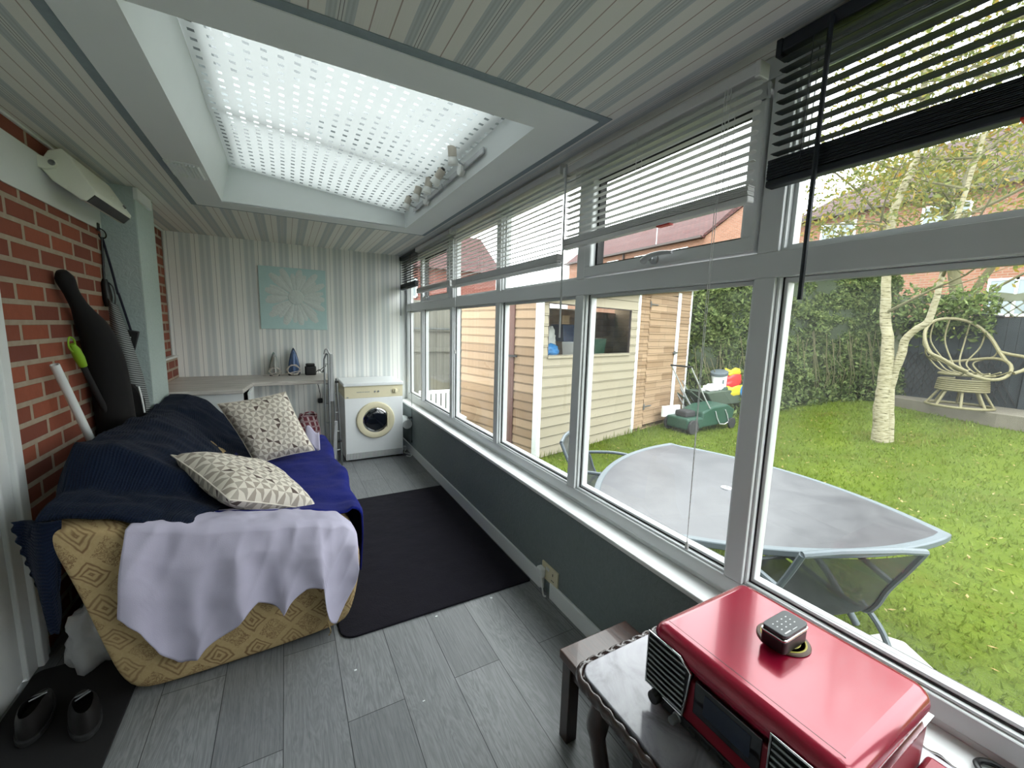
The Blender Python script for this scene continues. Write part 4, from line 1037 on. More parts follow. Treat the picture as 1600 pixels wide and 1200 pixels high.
sc=B().box(RX0-.0052,RX0-.004,.365,.465,.684,.732).build('screen','lcd',t,label='dim blue-grey display')
B().box(RX0-.004,RX0+.003,.23,.60,.612,.634).each('button_strip','black',t,bevel=.002)
for i in range(8): B().box(RX0-.008,RX0-.002,.25+i*.032,.25+i*.032+.02,.618,.628).build('button','rubber',t,bevel=.002)
for y,z,r in((.580,.632,.019),(.525,.622,.011)):
    k_=B().lathe([(r,0),(r,.004),(r*.8,.006),(r*.78,.022),(r*.7,.024)],(RX0-.002,y,z),(-1,0,0),24).build('knob','black' if r>.012 else 'grey_metal',t,smooth=True)
for y in(.25,.59):
    for x in(.80,1.09): B().lathe([(.014,0),(.014,.014)],(x,y,TZ),(0,0,1),12).build('foot','rubber',t)
# puck-shaped speaker on a coaster
MT['coaster']=plain('brown_coaster',(84,60,44),.5,var=.3,sc=60)
ct=thing('drinks_coaster',(1.03,.475,RZ1),'round brown ringed coaster on the red lid','coaster')
cm=B().lathe([(.0001,0),(.052,0),(.054,.002),(.052,.0045),(.0001,.0045)],(.983,.434,RZ1),(0,0,1),40).build('disc','coaster',ct)
B().lathe([(r,h) for r0 in(.018,.03,.042) for r,h in((r0,.0046),(r0+.001,.0056),(r0+.003,.0056),(r0+.004,.0046))],(.983,.434,RZ1),(0,0,1),40).build('ring_inlay','yellowpiping',ct)
t=thing('cube_speaker',(1.0,.452,RZ1+.005),'small black square gadget with rounded corners on the coaster','speaker')
T=Matrix.Translation((.970,.428,RZ1+.0065))@Matrix.Diagonal((1.25,.68,1,1))
def sq(h,r): return tabpoly(-h,h,-h,h,r)
MT['slatebody']=plain('charcoal_plastic',(58,62,66),.45)
B().prism(sq(.040,.012),'z',0,.030).build('base','black',t,T=T,bevel=.003)
B().prism(sq(.0415,.012),'z',.0302,.036).build('bright_band','chrome',t,T=T,bevel=.002)
tp_=B().prism(sq(.039,.012),'z',.0362,.045).build('top','slatebody',t,T=T,bevel=.002)
dd=B()
for i in range(4):
    for j in range(3): dd.lathe([(.0022,0),(.002,.0003)],(-.024+i*.014,-.012+j*.014,.045),(0,0,1),10)
dd.box(-.03,-.012,-.030,-.026,.045,.0453).box(-.006,.008,-.030,-.028,.045,.0453)
dd.build('key_marking','alu',tp_,T=T)
t=thing('black_cable',(1.3,.14,.575),'loop of black cable lying on the window board','cable')
B().tube(cr_spline([(1.27,.10,.583),(1.255,.14,.584),(1.285,.168,.584),(1.315,.15,.584),(1.315,.10,.583),(1.29,.04,.583),(1.27,-.05,.583)],8),.006,8).build('lead','black',t,smooth=True)
# ================================================================== GARDEN
GZ=-.25
def gz(x,y): return GZ+.09*max(0,min(x,16)-7)
def rthing(name,loc,ang,label,cat,group=None):
    o=thing(name,loc,label,cat,group); o.rotation_euler=(0,0,ang); return o
def part(b,name,mat,par,**k):       # child given in the parent's own coordinates
    o=b.build(name,mat,None,**k); o.parent=par; o.matrix_parent_inverse=Matrix.Identity(4); return o
gx=[1.40+ (i/60)**1.6*40 for i in range(61)]; gy=[-14+i*.9 for i in range(52)]
b=B(); V=[(x,y,gz(x,y)+(.02*nz(x,y,0,.9) if x>2 else 0)) for x in gx for y in gy]; ny=len(gy)
b.add(V,[(i*ny+j,(i+1)*ny+j,(i+1)*ny+j+1,i*ny+j+1) for i in range(len(gx)-1) for j in range(ny-1)])
struct(b.build('ground','grass',smooth='all'))
def inshed(x,y):
    a=math.atan2(.95,4.15); dx,dy=x-2.9,y-4.5; s=dx*math.cos(a)+dy*math.sin(a); w=-dx*math.sin(a)+dy*math.cos(a)
    return -.03<s<4.3 and -.02<w<1.8
random.seed(11)
b=B()
for i in range(46000):
    x=1.5+random.random()**1.5*9.5; y=-2.2+random.random()*8.2
    if inshed(x,y) or y>5.6 and x<5: continue
    h=random.uniform(.018,.05)*(1.0+.5*max(0,nz(x,y,3,1.3)))*(1 if x<5 else 1.3); w=random.uniform(.0025,.0055)*(1+x*.16); a=random.uniform(0,6.28)
    if x<6.9 and x>2.8 and abs((y-4.5)-(x-2.9)*.229)<.16: h*=2.4
    dx,dy=math.cos(a)*w,math.sin(a)*w; lx,ly=random.uniform(-.03,.03),random.uniform(-.03,.03); z=gz(x,y)
    b.add([(x-dx,y-dy,z),(x+dx,y+dy,z),(x+lx,y+ly,z+h)],[(0,1,2)])
tag(b.build('lawn_grass','blade'),'short green grass growing over the garden lawn','grass',kind='stuff')
b=B()
for i in range(1500):
    x=1.8+random.random()**1.3*8; y=-2+random.random()*6.5
    if inshed(x,y): continue
    s=random.uniform(.006,.022)*(1+.06*x); a=random.uniform(0,6.28); z=gz(x,y)+.02+.02*random.random()
    c,d=math.cos(a)*s,math.sin(a)*s
    b.add([(x-c,y-d,z),(x+d*.35,y-c*.35,z+.004),(x+c,y+d,z+.008),(x-d*.35,y+c*.35,z+.004)],[(0,1,2,3)])
tag(b.build('leaf_litter','litter'),'small pale and yellow fallen leaves scattered on the lawn','fallen leaves',kind='stuff')
tag(B().prism([(2.2,.25),(2.86,.50),(3.03,.73),(2.98,.83),(2.6,.95),(2.25,1.0)],'z',GZ-.05,GZ+.035).build('paving_slab','stone_slab',bevel=.01),'pale stone slab in the grass under the nearer patio chair','paving slab')

# ---- patio table
TT=Vector((3.11,.64)); TB=Vector((3.17,2.55)); T3=Vector((1.50,1.61)); TZ2=.455
def reul(k,n=22):
    ctr=(TT+TB+T3)/3; P=[]
    for a,c,o in((TT,TB,T3),(TB,T3,TT),(T3,TT,TB)):
        r=(a-o).length; a0=math.atan2(a.y-o.y,a.x-o.x); a1=math.atan2(c.y-o.y,c.x-o.x); d=(a1-a0+math.pi)%(2*math.pi)-math.pi
        for i in range(n):
            ang=a0+d*i/n; p=o+Vector((math.cos(ang),math.sin(ang)))*r; P.append(ctr+(p-ctr)*k)
    return [(p.x,p.y) for p in P]
t=thing('patio_table',(2.6,1.6,GZ),'triangular patio table with curved sides and a dark tiled top','table')
B().prism(reul(.955),'z',TZ2-.012,TZ2+.002).build('table_top','slate',t)
o1,o2=reul(1.0),reul(.950); n=len(o1); V=[(x,y,TZ2+.006) for x,y in o1]+[(x,y,TZ2+.006) for x,y in o2]+[(x,y,TZ2-.03) for x,y in o1]+[(x,y,TZ2-.03) for x,y in o2]
F=[]
for i in range(n):
    j=(i+1)%n; F+=[(i,j,n+j,n+i),(2*n+i,3*n+i,3*n+j,2*n+j),(i,2*n+i,2*n+j,j),(n+i,n+j,3*n+j,3*n+i)]
B().add(V,F).build('edge_frame','outmetal',t,bevel=.006,smooth=True,label='light grey metal edge')
ctr=(TT+TB+T3)/3
B().lathe([(.035,0),(.034,.006),(.02,.008),(.018,.002)],(ctr.x,ctr.y,TZ2+.002),(0,0,1),24).build('parasol_hole_cap','alu',t,smooth=True)
for q in(TT,TB,T3):
    p=ctr+(q-ctr)*.70; r=ctr+(q-ctr)*.40
    B().tube(cr_spline([(r.x,r.y,TZ2-.03),(r.x,r.y,TZ2-.2),((p.x+r.x)/2,(p.y+r.y)/2,.05),(p.x,p.y,GZ+.03)],6),.02,10).each('leg','outmetal',t,smooth=True)
B().tube(cr_spline([(ctr.x+.28*math.cos(a),ctr.y+.28*math.sin(a),.05) for a in [i*math.pi/6 for i in range(13)]],3),.012,8).build('leg_brace','outmetal',t,smooth=True)
# ---- patio chairs: metal frame, dark sling
def patio_chair(loc,ang,label):
    t=rthing('patio_chair',loc,ang,label,'chair','metal sling chairs round the patio table')
    W=.285
    for s in(-1,1):
        back=cr_spline([(s*W,-.44,.84),(s*W,-.385,.72),(s*W,-.315,.58),(s*W,-.27,.46),(s*W,-.20,.40),(s*W,.06,.395),(s*W,.26,.40),(s*W,.32,.36)],5)
        part(B().tube(back,.014,8),'side_rail','outmetal',t,smooth=True)
        part(B().tube(cr_spline([(s*W,-.34,.62),(s*(W+.03),-.1,.64),(s*(W+.03),.12,.62),(s*(W+.03),.22,.54),(s*(W+.02),.24,.3),(s*(W+.02),.27,.012)],5),.014,8),'front_leg','outmetal',t,smooth=True)
        part(B().tube(cr_spline([(s*W,-.20,.44),(s*(W+.03),-.30,.34),(s*(W+.05),-.38,.16),(s*(W+.055),-.40,.012)],5),.014,8),'rear_leg','outmetal',t,smooth=True)
    part(B().tube([(-W,-.44,.84),(-W*.5,-.455,.858),(W*.5,-.455,.858),(W,-.44,.84)],.015,8),'top_rail','outmetal',t,smooth=True)
    part(B().tube([(-W,.32,.36),(W,.32,.36)],.012,8),'seat_rail','outmetal',t,smooth=True)
    prof=cr_spline([(0,-.435,.83),(0,-.38,.72),(0,-.31,.58),(0,-.265,.46),(0,-.19,.39),(0,.06,.375),(0,.31,.375)],5); m=len(prof)-1
    def sl(u,v):
        p=prof[min(m,int(v*m))]; q=prof[min(m,int(v*m)+1)]; p=p.lerp(q,v*m-int(v*m)); x=lerp(-W+.01,W-.01,u); d=.035*(1-(2*u-1)**2)
        return (x,p.y-d*(1 if v<.5 else 0)*.8,p.z-d*(0 if v<.45 else .8))
    part(B().grid(sl,10,24),'sling_seat','sling',t,smooth='all')
    return t
d=Vector((.523,-.235)).normalized(); fw=Vector((-d.y,d.x))      # facing the table
c1=Vector((2.12,.673))+fw*.44
patio_chair((c1.x,c1.y,GZ),math.atan2(fw.y,fw.x)-math.pi/2,'patio chair nearest the window, its dark sling back towards the room')
patio_chair((2.42,2.43,GZ),R_(218),'patio chair drawn up between the patio table and the shed')

# ---- shed
sa=math.atan2(.95,4.15)
t=rthing('garden_shed',(2.90,4.50,GZ),sa,'wooden garden shed with cream-painted boards, a dark window and natural wood door side','shed')
L,D,H0,H1=4.26,1.75,2.16,2.60
def top(x): return lerp(H0,H1,x/L)
wx0,wx1,wz0,wz1=.155,2.14,1.405,2.105
def shiplap(b,x0,x1,z0,z1,step,y=0,T=None):
    z=z0
    while z<z1-.001:
        ze=min(z+step,z1)
        vs=[(x0,y-.018,z),(x1,y-.018,z),(x1,y-.006,ze),(x0,y-.006,ze),(x0,y+.01,z),(x1,y+.01,z),(x1,y+.01,ze),(x0,y+.01,ze)]
        if T: vs=[T@Vector(v) for v in vs]
        b.add(vs,[(0,1,2,3),(7,6,5,4),(0,4,5,1),(1,5,6,2),(2,6,7,3),(3,7,4,0)]); z+=step
    return b
b=B(); shiplap(b,.0,2.34,.0,wz0-.02,.1385); shiplap(b,.0,wx0,wz0-.02,wz1+.0,.1385); shiplap(b,wx1,2.34,wz0-.02,wz1,.1385); shiplap(b,0,2.34,wz1,wz1+.14,.14)
b.prism([(0,wz1+.14),(2.34,wz1+.14),(2.34,top(2.34)),(0,max(wz1+.141,top(0)))],'y',-.012,.01)
part(b,'front_boards','creamboard',t,label='cream-painted shiplap boards')
b=B(); shiplap(b,2.37,2.70,.06,2.34,.125); shiplap(b,3.80,L,.06,2.5,.125); b.prism([(2.37,2.33),(L,2.49),(L,top(L)),(2.37,top(2.37))],'y',-.01,.01)
part(b,'front_boards','cedar',t,label='natural wood boards beside the door')
b=B(); shiplap(b,2.715,3.74,.10,2.42,.125)
dr=part(b,'door','cedar',t,label='natural wood shed door')
part(B().box(3.69,3.80,-.03,-.015,.08,2.5),'door_strip','white',t,bevel=.003)
part(B().box(2.70,2.95,-.028,-.018,2.22,2.24).box(2.69,2.72,-.03,-.018,2.18,2.28),'hinge','grey_metal',dr)
part(B().box(2.70,2.95,-.028,-.018,.42,.44).box(2.69,2.72,-.03,-.018,.38,.48),'hinge','grey_metal',dr)
part(B().box(3.62,3.78,-.045,-.03,1.36,1.39).box(3.66,3.69,-.05,-.03,1.34,1.41),'latch','grey_metal',dr,bevel=.003)
part(B().box(2.325,2.385,-.03,.0,-.02,top(2.35)),'corner_strip','white',t,bevel=.003)
part(B().box(L-.03,L+.015,-.025,.03,.04,top(L)-.01),'corner_strip','white',t,bevel=.003)
part(B().box(-.025,.05,-.03,-.005,.0,H0).box(-.028,-.003,-.03,.05,0,H0),'corner_strip','white',t,bevel=.003)
fb=part(B().box(wx0,wx1,-.03,.01,wz0-.04,wz0),'window_sill','creamboard',t)
part(B().box(wx0,wx0+.012,-.012,.02,wz0,wz1).box(wx1-.012,wx1,-.012,.02,wz0,wz1).box(wx0,wx1,-.012,.02,wz1-.015,wz1).box(1.12,1.14,-.006,.02,wz0,wz1),'window_frame','gutter',t)
part(B().box(wx0,wx1,.004,.007,wz0,wz1),'window_pane','glass',t)
b=B(); 
z=0.02
while z<H0-.001:
    ze=min(z+.125,H0)
    for y0,y1 in((.05,.46),(.56,D)):
        b.add([(-.018,y0,z),(-.018,y1,z),(-.006,y1,ze),(-.006,y0,ze),(.01,y0,z),(.01,y1,z),(.01,y1,ze),(.01,y0,ze)],[(3,2,1,0),(4,5,6,7),(1,5,4,0),(2,6,5,1),(3,7,6,2),(0,4,7,3)])
    z+=.125
part(b,'side_boards','cedar',t,label='natural wood side boards')
part(B().box(-.03,.01,.46,.56,.0,H0),'door_post','post',t,label='brown side door post')
part(B().box(-.05,-.03,.38,.62,1.36,1.385).tube(cr_spline([(-.04,.60,1.38),(-.05,.65,1.42),(-.05,.68,1.38),(-.05,.67,1.33),(-.05,.62,1.31)],4),.008,6),'hasp','rubber',t)
part(B().box(.01,L,D-.02,D,0,top(0)).box(L-.02,L,.03,D,0,H1-.1).box(0,L,0.01,D,.0,.02),'back_and_floor','cedar',t)
part(B().prism([(-.06,H0-.0),(L+.08,H1+.015),(L+.08,H1+.05),(-.06,H0+.035)],'y',-.07,D+.06),'roof','rubber',t,label='dark felt roof')
part(B().prism([(-.06,H0-.03),(L+.085,H1-.015),(L+.085,H1+.03),(-.06,H0+.015)],'y',-.09,-.07),'fascia','greyboard',t)
part(B().box(.1,2.2,.25,.75,1.30,1.33),'shelf','cedar',t)
def inshed_item(name,b,mat,label,cat,**k):
    o=b.build(name,mat,None,T=Matrix.Translation((2.90,4.50,GZ))@Matrix.Rotation(sa,4,'Z'),**k); return tag(o,label,cat)
inshed_item('tool_box',B().box(.26,.48,.4,.62,1.335,1.47).box(.33,.41,.48,.54,1.47,1.49),'bagred','red box behind the shed window, nearest its white corner strip','box',bevel=.01)
inshed_item('blue_sack',B().grid(crum((.72,.5,1.43),.15,(1.3,.7,.75),5),20,16),'blue','crumpled blue sack behind the shed window','sack',smooth='all')
inshed_item('pale_sack',B().grid(crum((.80,.62,1.62),.19,(.9,.6,1.1),9),20,16),'stone_slab','pale crumpled sack behind the blue one in the shed','sack',smooth='all')
inshed_item('plastic_tub',B().prism([(1.22,1.335),(1.50,1.335),(1.54,1.56),(1.19,1.56)],'y',.4,.65),'white','white plastic tub behind the shed window','tub',bevel=.01)
inshed_item('storage_crate',B().prism([(1.25,1.56),(1.75,1.56),(1.78,1.84),(1.22,1.84)],'y',.66,.95),'steelblue','blue-grey storage crate stacked in the shed','crate',bevel=.01)
inshed_item('cardboard_box',B().box(1.23,1.42,.7,.9,1.845,1.99),'cedar','small cardboard box on the blue-grey crate in the shed','box',bevel=.004)
inshed_item('green_tub',B().prism([(1.80,1.335),(2.05,1.335),(2.1,1.62),(1.77,1.62)],'y',.42,.68),'mowergreen','dark green tub behind the shed window, nearest the shed door','tub',bevel=.01)
inshed_item('garden_rake',B().tube([(.36,.3,1.35),(.39,.3,2.05)],.012,8).box(.32,.46,.29,.31,2.0,2.02),'outmetal','grey metal rake standing behind the shed window','rake')

# ---- boundary fence behind the shed
t=thing('boundary_fence',(2.6,7.6,GZ),'weathered grey board fence behind the shed, above the white slatted bench','fence')
b=B(); x=1.0
while x<6.2: b.box(x,x+.138,7.60+.006*math.sin(x*9),7.62+.006*math.sin(x*9),GZ,1.98); x+=.141
b.build('boards','greyboard',t)
B().box(1.0,6.2,7.55,7.60,1.415,1.45).box(1.0,6.2,7.56,7.60,1.02,1.10).box(1.0,6.2,7.55,7.60,.1,.18).each('rail','greyboard',t)
B().box(1.0,6.2,7.53,7.60,1.45,1.465).build('cap_rail','outmetal',t,label='pale grey capping rail')
for x in(1.6,3.05,4.5): B().box(x,x+.09,7.52,7.60,GZ,2.0).each('post','greyboard',t)
t=thing('slatted_bench',(2.1,6.0,GZ),'white slatted garden bench in front of the grey fence','bench')
b=B()
for i in range(7): b.box(1.78+i*.08,1.83+i*.08,6.0,6.02,-.15,.47)
b.build('back_slats','white',t)
B().box(1.74,2.36,5.99,6.03,.47,.52).box(1.74,2.36,5.99,6.03,.10,.14).build('top_rail','white',t,bevel=.005)
B().box(1.74,2.36,5.62,6.0,.12,.15).build('seat','white',t)
for x,y in((1.75,5.63),(2.31,5.63),(1.75,5.97),(2.31,5.97)): B().box(x,x+.04,y,y+.04,GZ,.12).each('leg','white',t)

# ---- mower and barrow
t=thing('lawn_mower',(6.7,4.6,GZ),'dark green lawn mower with grass box standing past the shed corner','lawn mower')
B().prism([(6.35,-.16),(7.25,-.13),(7.32,.12),(7.1,.22),(6.65,.20),(6.40,.12)],'y',4.5,4.95).build('grass_box','mowergreen',t,bevel=.03)
B().box(6.0,6.42,4.5,4.95,-.17,.03).build('deck','mowergreen',t,bevel=.03)
B().box(6.08,6.34,4.6,4.85,.03,.14).build('motor_cover','rubber',t,bevel=.03)
B().tube(cr_spline([(6.72,4.485,.12),(6.86,4.48,-.12),(7.12,4.48,-.10),(7.0,4.485,.13)],2),.009,6).build('wire_stay','alu',t)
for x,r in((6.12,.13),(7.2,.10)):
    for y in(4.47,4.98): B().lathe([(.001,-.02),(r,-.02),(r,.02),(.001,.02)],(x,y,gz(x,y)+r),(0,1,0),22).build('wheel','rubber',t,bevel=.008)
for y in(4.52,4.93): B().tube([(6.75,y,.0),(6.45,y,.35),(6.02,y+.02,.93)],.012,8).build('handle_tube','alu',t,smooth=True)
B().tube([(6.02,4.53,.93),(6.02,4.96,.93)],.015,8).build('grip','rubber',t)
B().box(5.95,6.4,4.99,5.03,-.02,.17).build('board','white',t)
t=thing('wheelbarrow',(7.8,5.15,GZ),'weathered green metal wheelbarrow loaded with garden sacks beside the hedge','wheelbarrow')
B().prism([(7.05,.37),(8.55,.42),(8.35,.10),(7.3,.10)],'y',4.92,5.42).build('tray','barrow',t,bevel=.02)
for y in(4.95,5.38):
    B().tube([(6.6,y,.42),(7.2,y,.09),(8.5,y+(.12 if y<5.1 else -.12),-.02)],.016,8).build('handle_bar','barrow',t,smooth=True)
    B().tube([(7.45,y,.09),(7.5,y,-.16)],.014,8).each('leg','barrow',t,smooth=True)
B().lathe([(.001,-.035),(.10,-.035),(.17,-.04),(.19,0),(.17,.04),(.10,.035),(.001,.035)],(8.5,5.17,.07),(0,1,0),26).build('wheel','rubber',t,smooth=True)
B().lathe([(.001,-.045),(.085,-.045),(.085,.045),(.001,.045)],(8.5,5.17,.07),(0,1,0),20).build('hub','bagred',t)
t=thing('garden_bucket',(7.65,5.1,.42),'grey and white bucket tilted in the wheelbarrow','bucket')
B().lathe([(.001,0),(.125,0),(.15,.30),(.143,.30),(.12,.01)],(7.70,5.12,.42),(-.25,-.1,1),26).build('bucket_body','tv',t,smooth=True)
B().lathe([(.152,.28),(.165,.285),(.165,.34),(.15,.345)],(7.70,5.12,.42),(-.25,-.1,1),26).build('lid','outmetal',t,smooth=True)
B().box(7.57,7.60,4.955,4.965,.52,.60).build('label_mark','outmetal',t)
t=thing('compost_sack',(8.05,5.1,.4),'red and yellow plastic sack standing in the wheelbarrow','sack')
def sack(x0,x1,y0,y1,z0,z1,sq_=.0):
    def f(u,v):
        a=2*math.pi*u; cx_,cy_=(x0+x1)/2,(y0+y1)/2; w=(1-.15*abs(2*v-1)**3); 
        return (cx_+(x1-x0)/2*math.copysign(abs(math.cos(a))**.5,math.cos(a))*w+.02*math.sin(v*14),cy_+(y1-y0)/2*math.copysign(abs(math.sin(a))**.6,math.sin(a))*w,lerp(z0,z1,v)+.02*math.sin(3*a))
    return f
B().grid(sack(7.80,8.30,4.98,5.2,.42,.68),24,10).build('printed_body','bagred',t,smooth='all')
B().grid(sack(7.84,8.26,5.0,5.18,.66,.80),24,8).build('folded_top','yellow',t,smooth='all')
t=thing('yellow_sack',(8.1,5.0,.3),'yellow sack with a blue ring print lying at the front of the wheelbarrow','sack')
B().grid(sack(7.76,8.45,4.90,5.1,.26,.46),26,10).build('sack_body','yellow',t,smooth='all')
B().lathe([(.07,0),(.12,0),(.12,.012),(.07,.012)],(8.20,4.905,.36),(0,-1,0),26).build('ring_print','blue',t)
tag(B().grid(crum((7.42,5.1,.42),.17,(1.3,.7,.5),12),22,16).build('white_sack','tv',smooth='all'),'crumpled white sack at the handle end of the wheelbarrow','sack')
tag(B().grid(crum((7.72,5.0,.40),.075,(1,.7,.8),2),14,10).build('green_tuft','mowergreen',smooth='all'),'small green bundle between the sacks in the wheelbarrow','bundle')
t=thing('garden_canes',(6.9,5.6,-.2),'thin pale canes leaning behind the lawn mower','canes')
for x in(6.1,6.28,6.45): B().tube([(x,5.5,1.2),(x+.9,5.35,.02)],.01,6).each('cane','alu',t)

# ---- leaves helper
def leaves(b,n,fn,s0,s1,up=.3):
    for i in range(n):
        p=fn()
        if p is None: continue
        s=random.uniform(s0,s1); d=Vector((random.gauss(0,1),random.gauss(0,1),random.gauss(0,1)+up)).normalized(); e=d.cross(Vector((random.gauss(0,1),random.gauss(0,1),random.gauss(0,1)))).normalized()
        q=Vector(p); b.add([q-d*s,q+e*s*.42,q+d*s,q-e*s*.42],[(0,1,2,3)])
    return b
# ---- hedge
random.seed(5)
HP=[(7.3,6.1),(8.3,5.75),(9.6,5.45),(10.6,5.15),(11.3,4.75),(11.7,4.3)]
def hp(t_):
    k=t_*(len(HP)-1); i=min(int(k),len(HP)-2); f=k-i; return lerp(HP[i][0],HP[i+1][0],f),lerp(HP[i][1],HP[i+1][1],f)
def hedge_pt():
    u=random.random(); x,y=hp(u); v=random.random()**.8; z=gz(x,y)+v*(3.0+.35*nz(x*1.3,y,0,1.5))
    dep=.25*nz(x*1.5,z*1.3,2,1.2)+.12*nz(x*4,z*4,0,1)-(.30 if v<.35 else 0)*(1-v/.35)*-1
    off=random.random()**2*.35
    return (x-.35*(.5-dep)+off*.3,y-.62-dep+off+ (v*v*.25),z)
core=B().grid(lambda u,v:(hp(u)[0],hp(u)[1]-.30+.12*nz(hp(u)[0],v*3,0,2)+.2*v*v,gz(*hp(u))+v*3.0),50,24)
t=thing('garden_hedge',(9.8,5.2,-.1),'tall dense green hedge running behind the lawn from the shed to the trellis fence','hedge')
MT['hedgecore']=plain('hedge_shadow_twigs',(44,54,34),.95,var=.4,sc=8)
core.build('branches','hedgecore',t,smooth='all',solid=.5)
leaves(B(),44000,hedge_pt,.04,.08).build('foliage','hedge',t)
b=B()
for i in range(90):
    u=random.random(); x,y=hp(u); z=gz(x,y); a=random.uniform(-.5,.5)
    b.tube([(x,y-.72+random.uniform(-.1,.1),z),(x+a*.5,y-.75+random.uniform(-.1,.1),z+random.uniform(.4,.8)),(x+a,y-.7,z+random.uniform(.9,1.6))],.007,4,cap=False)
b.build('bare_twigs','darkbark',t)
t=thing('bramble_clump',(9.2,4.6,-.1),'low leafy green weeds at the foot of the hedge','plant')
leaves(B(),900,lambda:(9.0+random.gauss(0,.35),4.75+random.gauss(0,.12),gz(9.2,0)+abs(random.gauss(0,.13))),.04,.07).build('foliage','hedge',t)

# ---- trellis fence, deck
t=thing('trellis_fence',(11.6,1.5,.3),'black-stained fence with a weathered wavy trellis top behind the rattan chair','fence')
b=B(); y=-3.0
while y<4.4: b.box(11.60+.006*math.sin(y*7),11.63,y,y+.14,.1,1.95); y+=.144
b.build('boards','fenceblack',t)
b=B()
for i in range(44):
    y=-3.0+i*.17
    for s in(-1,1):
        hexa(b,[(11.585,y,1.95),(11.585,y+.03,1.95),(11.585,y+.03+s*.34,2.3),(11.585,y+s*.34,2.3)],[(11.60,y,1.95),(11.60,y+.03,1.95),(11.60,y+.03+s*.34,2.3),(11.60,y+s*.34,2.3)])
b.build('lattice','trellis',t)
pts=[(y_,2.36+.06*abs(math.sin(y_*4.4))) for y_ in [-3+i*.06 for i in range(124)]]
B().prism([(a,c) for a,c in pts]+[(pts[-1][0],2.24),(pts[0][0],2.24)],'x',11.57,11.61).build('wavy_top','trellis',t)
for y in(-2.2,-.4,1.75,3.6): B().box(11.53,11.63,y,y+.12,.05,2.42).each('post','fenceblack' if y<2 else 'trellis',t)
b=B()
for i in range(26):
    for s in(-1,1):
        y=1.9+i*.1*1.0; y2=y+s*.45
        if 1.8<y2<4.3: hexa(b,[(11.57,y,.35),(11.57,y+.02,.35),(11.57,y2+.02,1.25),(11.57,y2,1.25)],[(11.58,y,.35),(11.58,y+.02,.35),(11.58,y2+.02,1.25),(11.58,y2,1.25)])
b.build('diamond_wire','rubber',t)
tag(B().prism([(10.3,-3),(11.58,-3),(11.58,4.0),(11.15,3.7),(10.45,1.9)],'z',.02,.30).build('garden_deck','deck',bevel=.01),'weathered raised timber edging in front of the black fence','deck')
random.seed(8)
t=thing('climbing_ivy',(11.5,2.8,2.0),'green climber growing through the trellis top','plant')
leaves(B(),2600,lambda:(11.42+random.gauss(0,.14),2.3+random.uniform(0,2.2),2.05+random.gauss(0,.25)),.04,.08).build('foliage','hedge',t)
t=thing('garden_hose',(11.4,2.9,1.9),'grey pipe sagging along the fence behind the birch','pipe')
B().tube(cr_spline([(11.45,4.0,1.75),(11.4,3.3,1.9),(11.4,2.8,2.0),(11.4,2.2,1.95)],6),.025,8).build('pipe','rubber',t,smooth=True)

# ---- rattan swivel chair
fa=R_(228)
t=rthing('rattan_chair',(10.72,2.42,.30),fa-math.pi/2,'pale rattan swivel chair with a hooped back standing on the raised edging','chair')
# local: +y forward
def ringpts(r,z,n=24,cy_=0,ry=None,tilt=0): return [(r*math.cos(a),cy_+(ry or r)*math.sin(a),z+tilt*math.sin(a)) for a in [2*math.pi*i/n for i in range(n+1)]]
part(B().tube(ringpts(.43,.025),.024,8,cap=False),'base_ring','rattan',t,smooth=True)
for i in range(8):
    a=2*math.pi*(i+.3)/8; part(B().tube([(.42*math.cos(a),.42*math.sin(a),.03),(.27*math.cos(a),.27*math.sin(a),.31)],.020,8),'base_spoke','rattan',t,smooth=True)
b=B()
for i in range(6): b.tube(ringpts(.33-.004*i,.32+i*.036),.020,8,cap=False)
part(b,'coiled_drum','rattan',t,smooth=True)
part(B().lathe([(.10,0),(.10,.06)],(0,0,.50),(0,0,1),16),'swivel','rubber',t)
seat=[(.50*math.cos(a)*1.0,.50*math.sin(a)+.05,.78-.20*math.sin(a)*0.6+.10*math.cos(2*a)) for a in [2*math.pi*i/32 for i in range(33)]]
part(B().tube(seat,.026,8,cap=False),'seat_ring','rattan',t,smooth=True)
part(B().tube(ringpts(.34,.60,28,.04),.022,8,cap=False),'lower_ring','rattan',t,smooth=True)
hoop=cr_spline([(-.50,.10,.86),(-.53,-.10,1.02),(-.50,-.30,1.28),(-.36,-.45,1.50),(-.14,-.52,1.60),(.14,-.52,1.60),(.36,-.45,1.50),(.50,-.30,1.28),(.53,-.10,1.02),(.50,.10,.86)],6)
part(B().tube(hoop,.028,8),'back_hoop','rattan',t,smooth=True)
for s in(-1,1):
    part(B().tube(cr_spline([(s*.53,-.10,1.02),(s*.60,.04,.98),(s*.66,.20,.95),(s*.62,.38,.88),(s*.48,.48,.76),(s*.32,.50,.68)],6),.028,8),'arm_loop','rattan',t,smooth=True)
nn=len(hoop)
for i in range(7):
    u=-.78+i*.26; k=int((u*.46+.5)*(nn-1)); p=hoop[k]
    part(B().tube(cr_spline([p,(p.x*.95,p.y-.03,(p.z+.8)/2),(u*.42,-.30,.80),(u*.36,-.12,.66),(u*.28,.12,.60)],6),.013,6),'spindle','rattan',t,smooth=True)
for i in range(5):
    u=-.7+i*.35; part(B().tube(cr_spline([(u*.42,.50,.66+.08*abs(u)),(u*.36,.30,.61),(u*.28,.12,.60)],5),.013,6),'seat_cane','rattan',t,smooth=True)

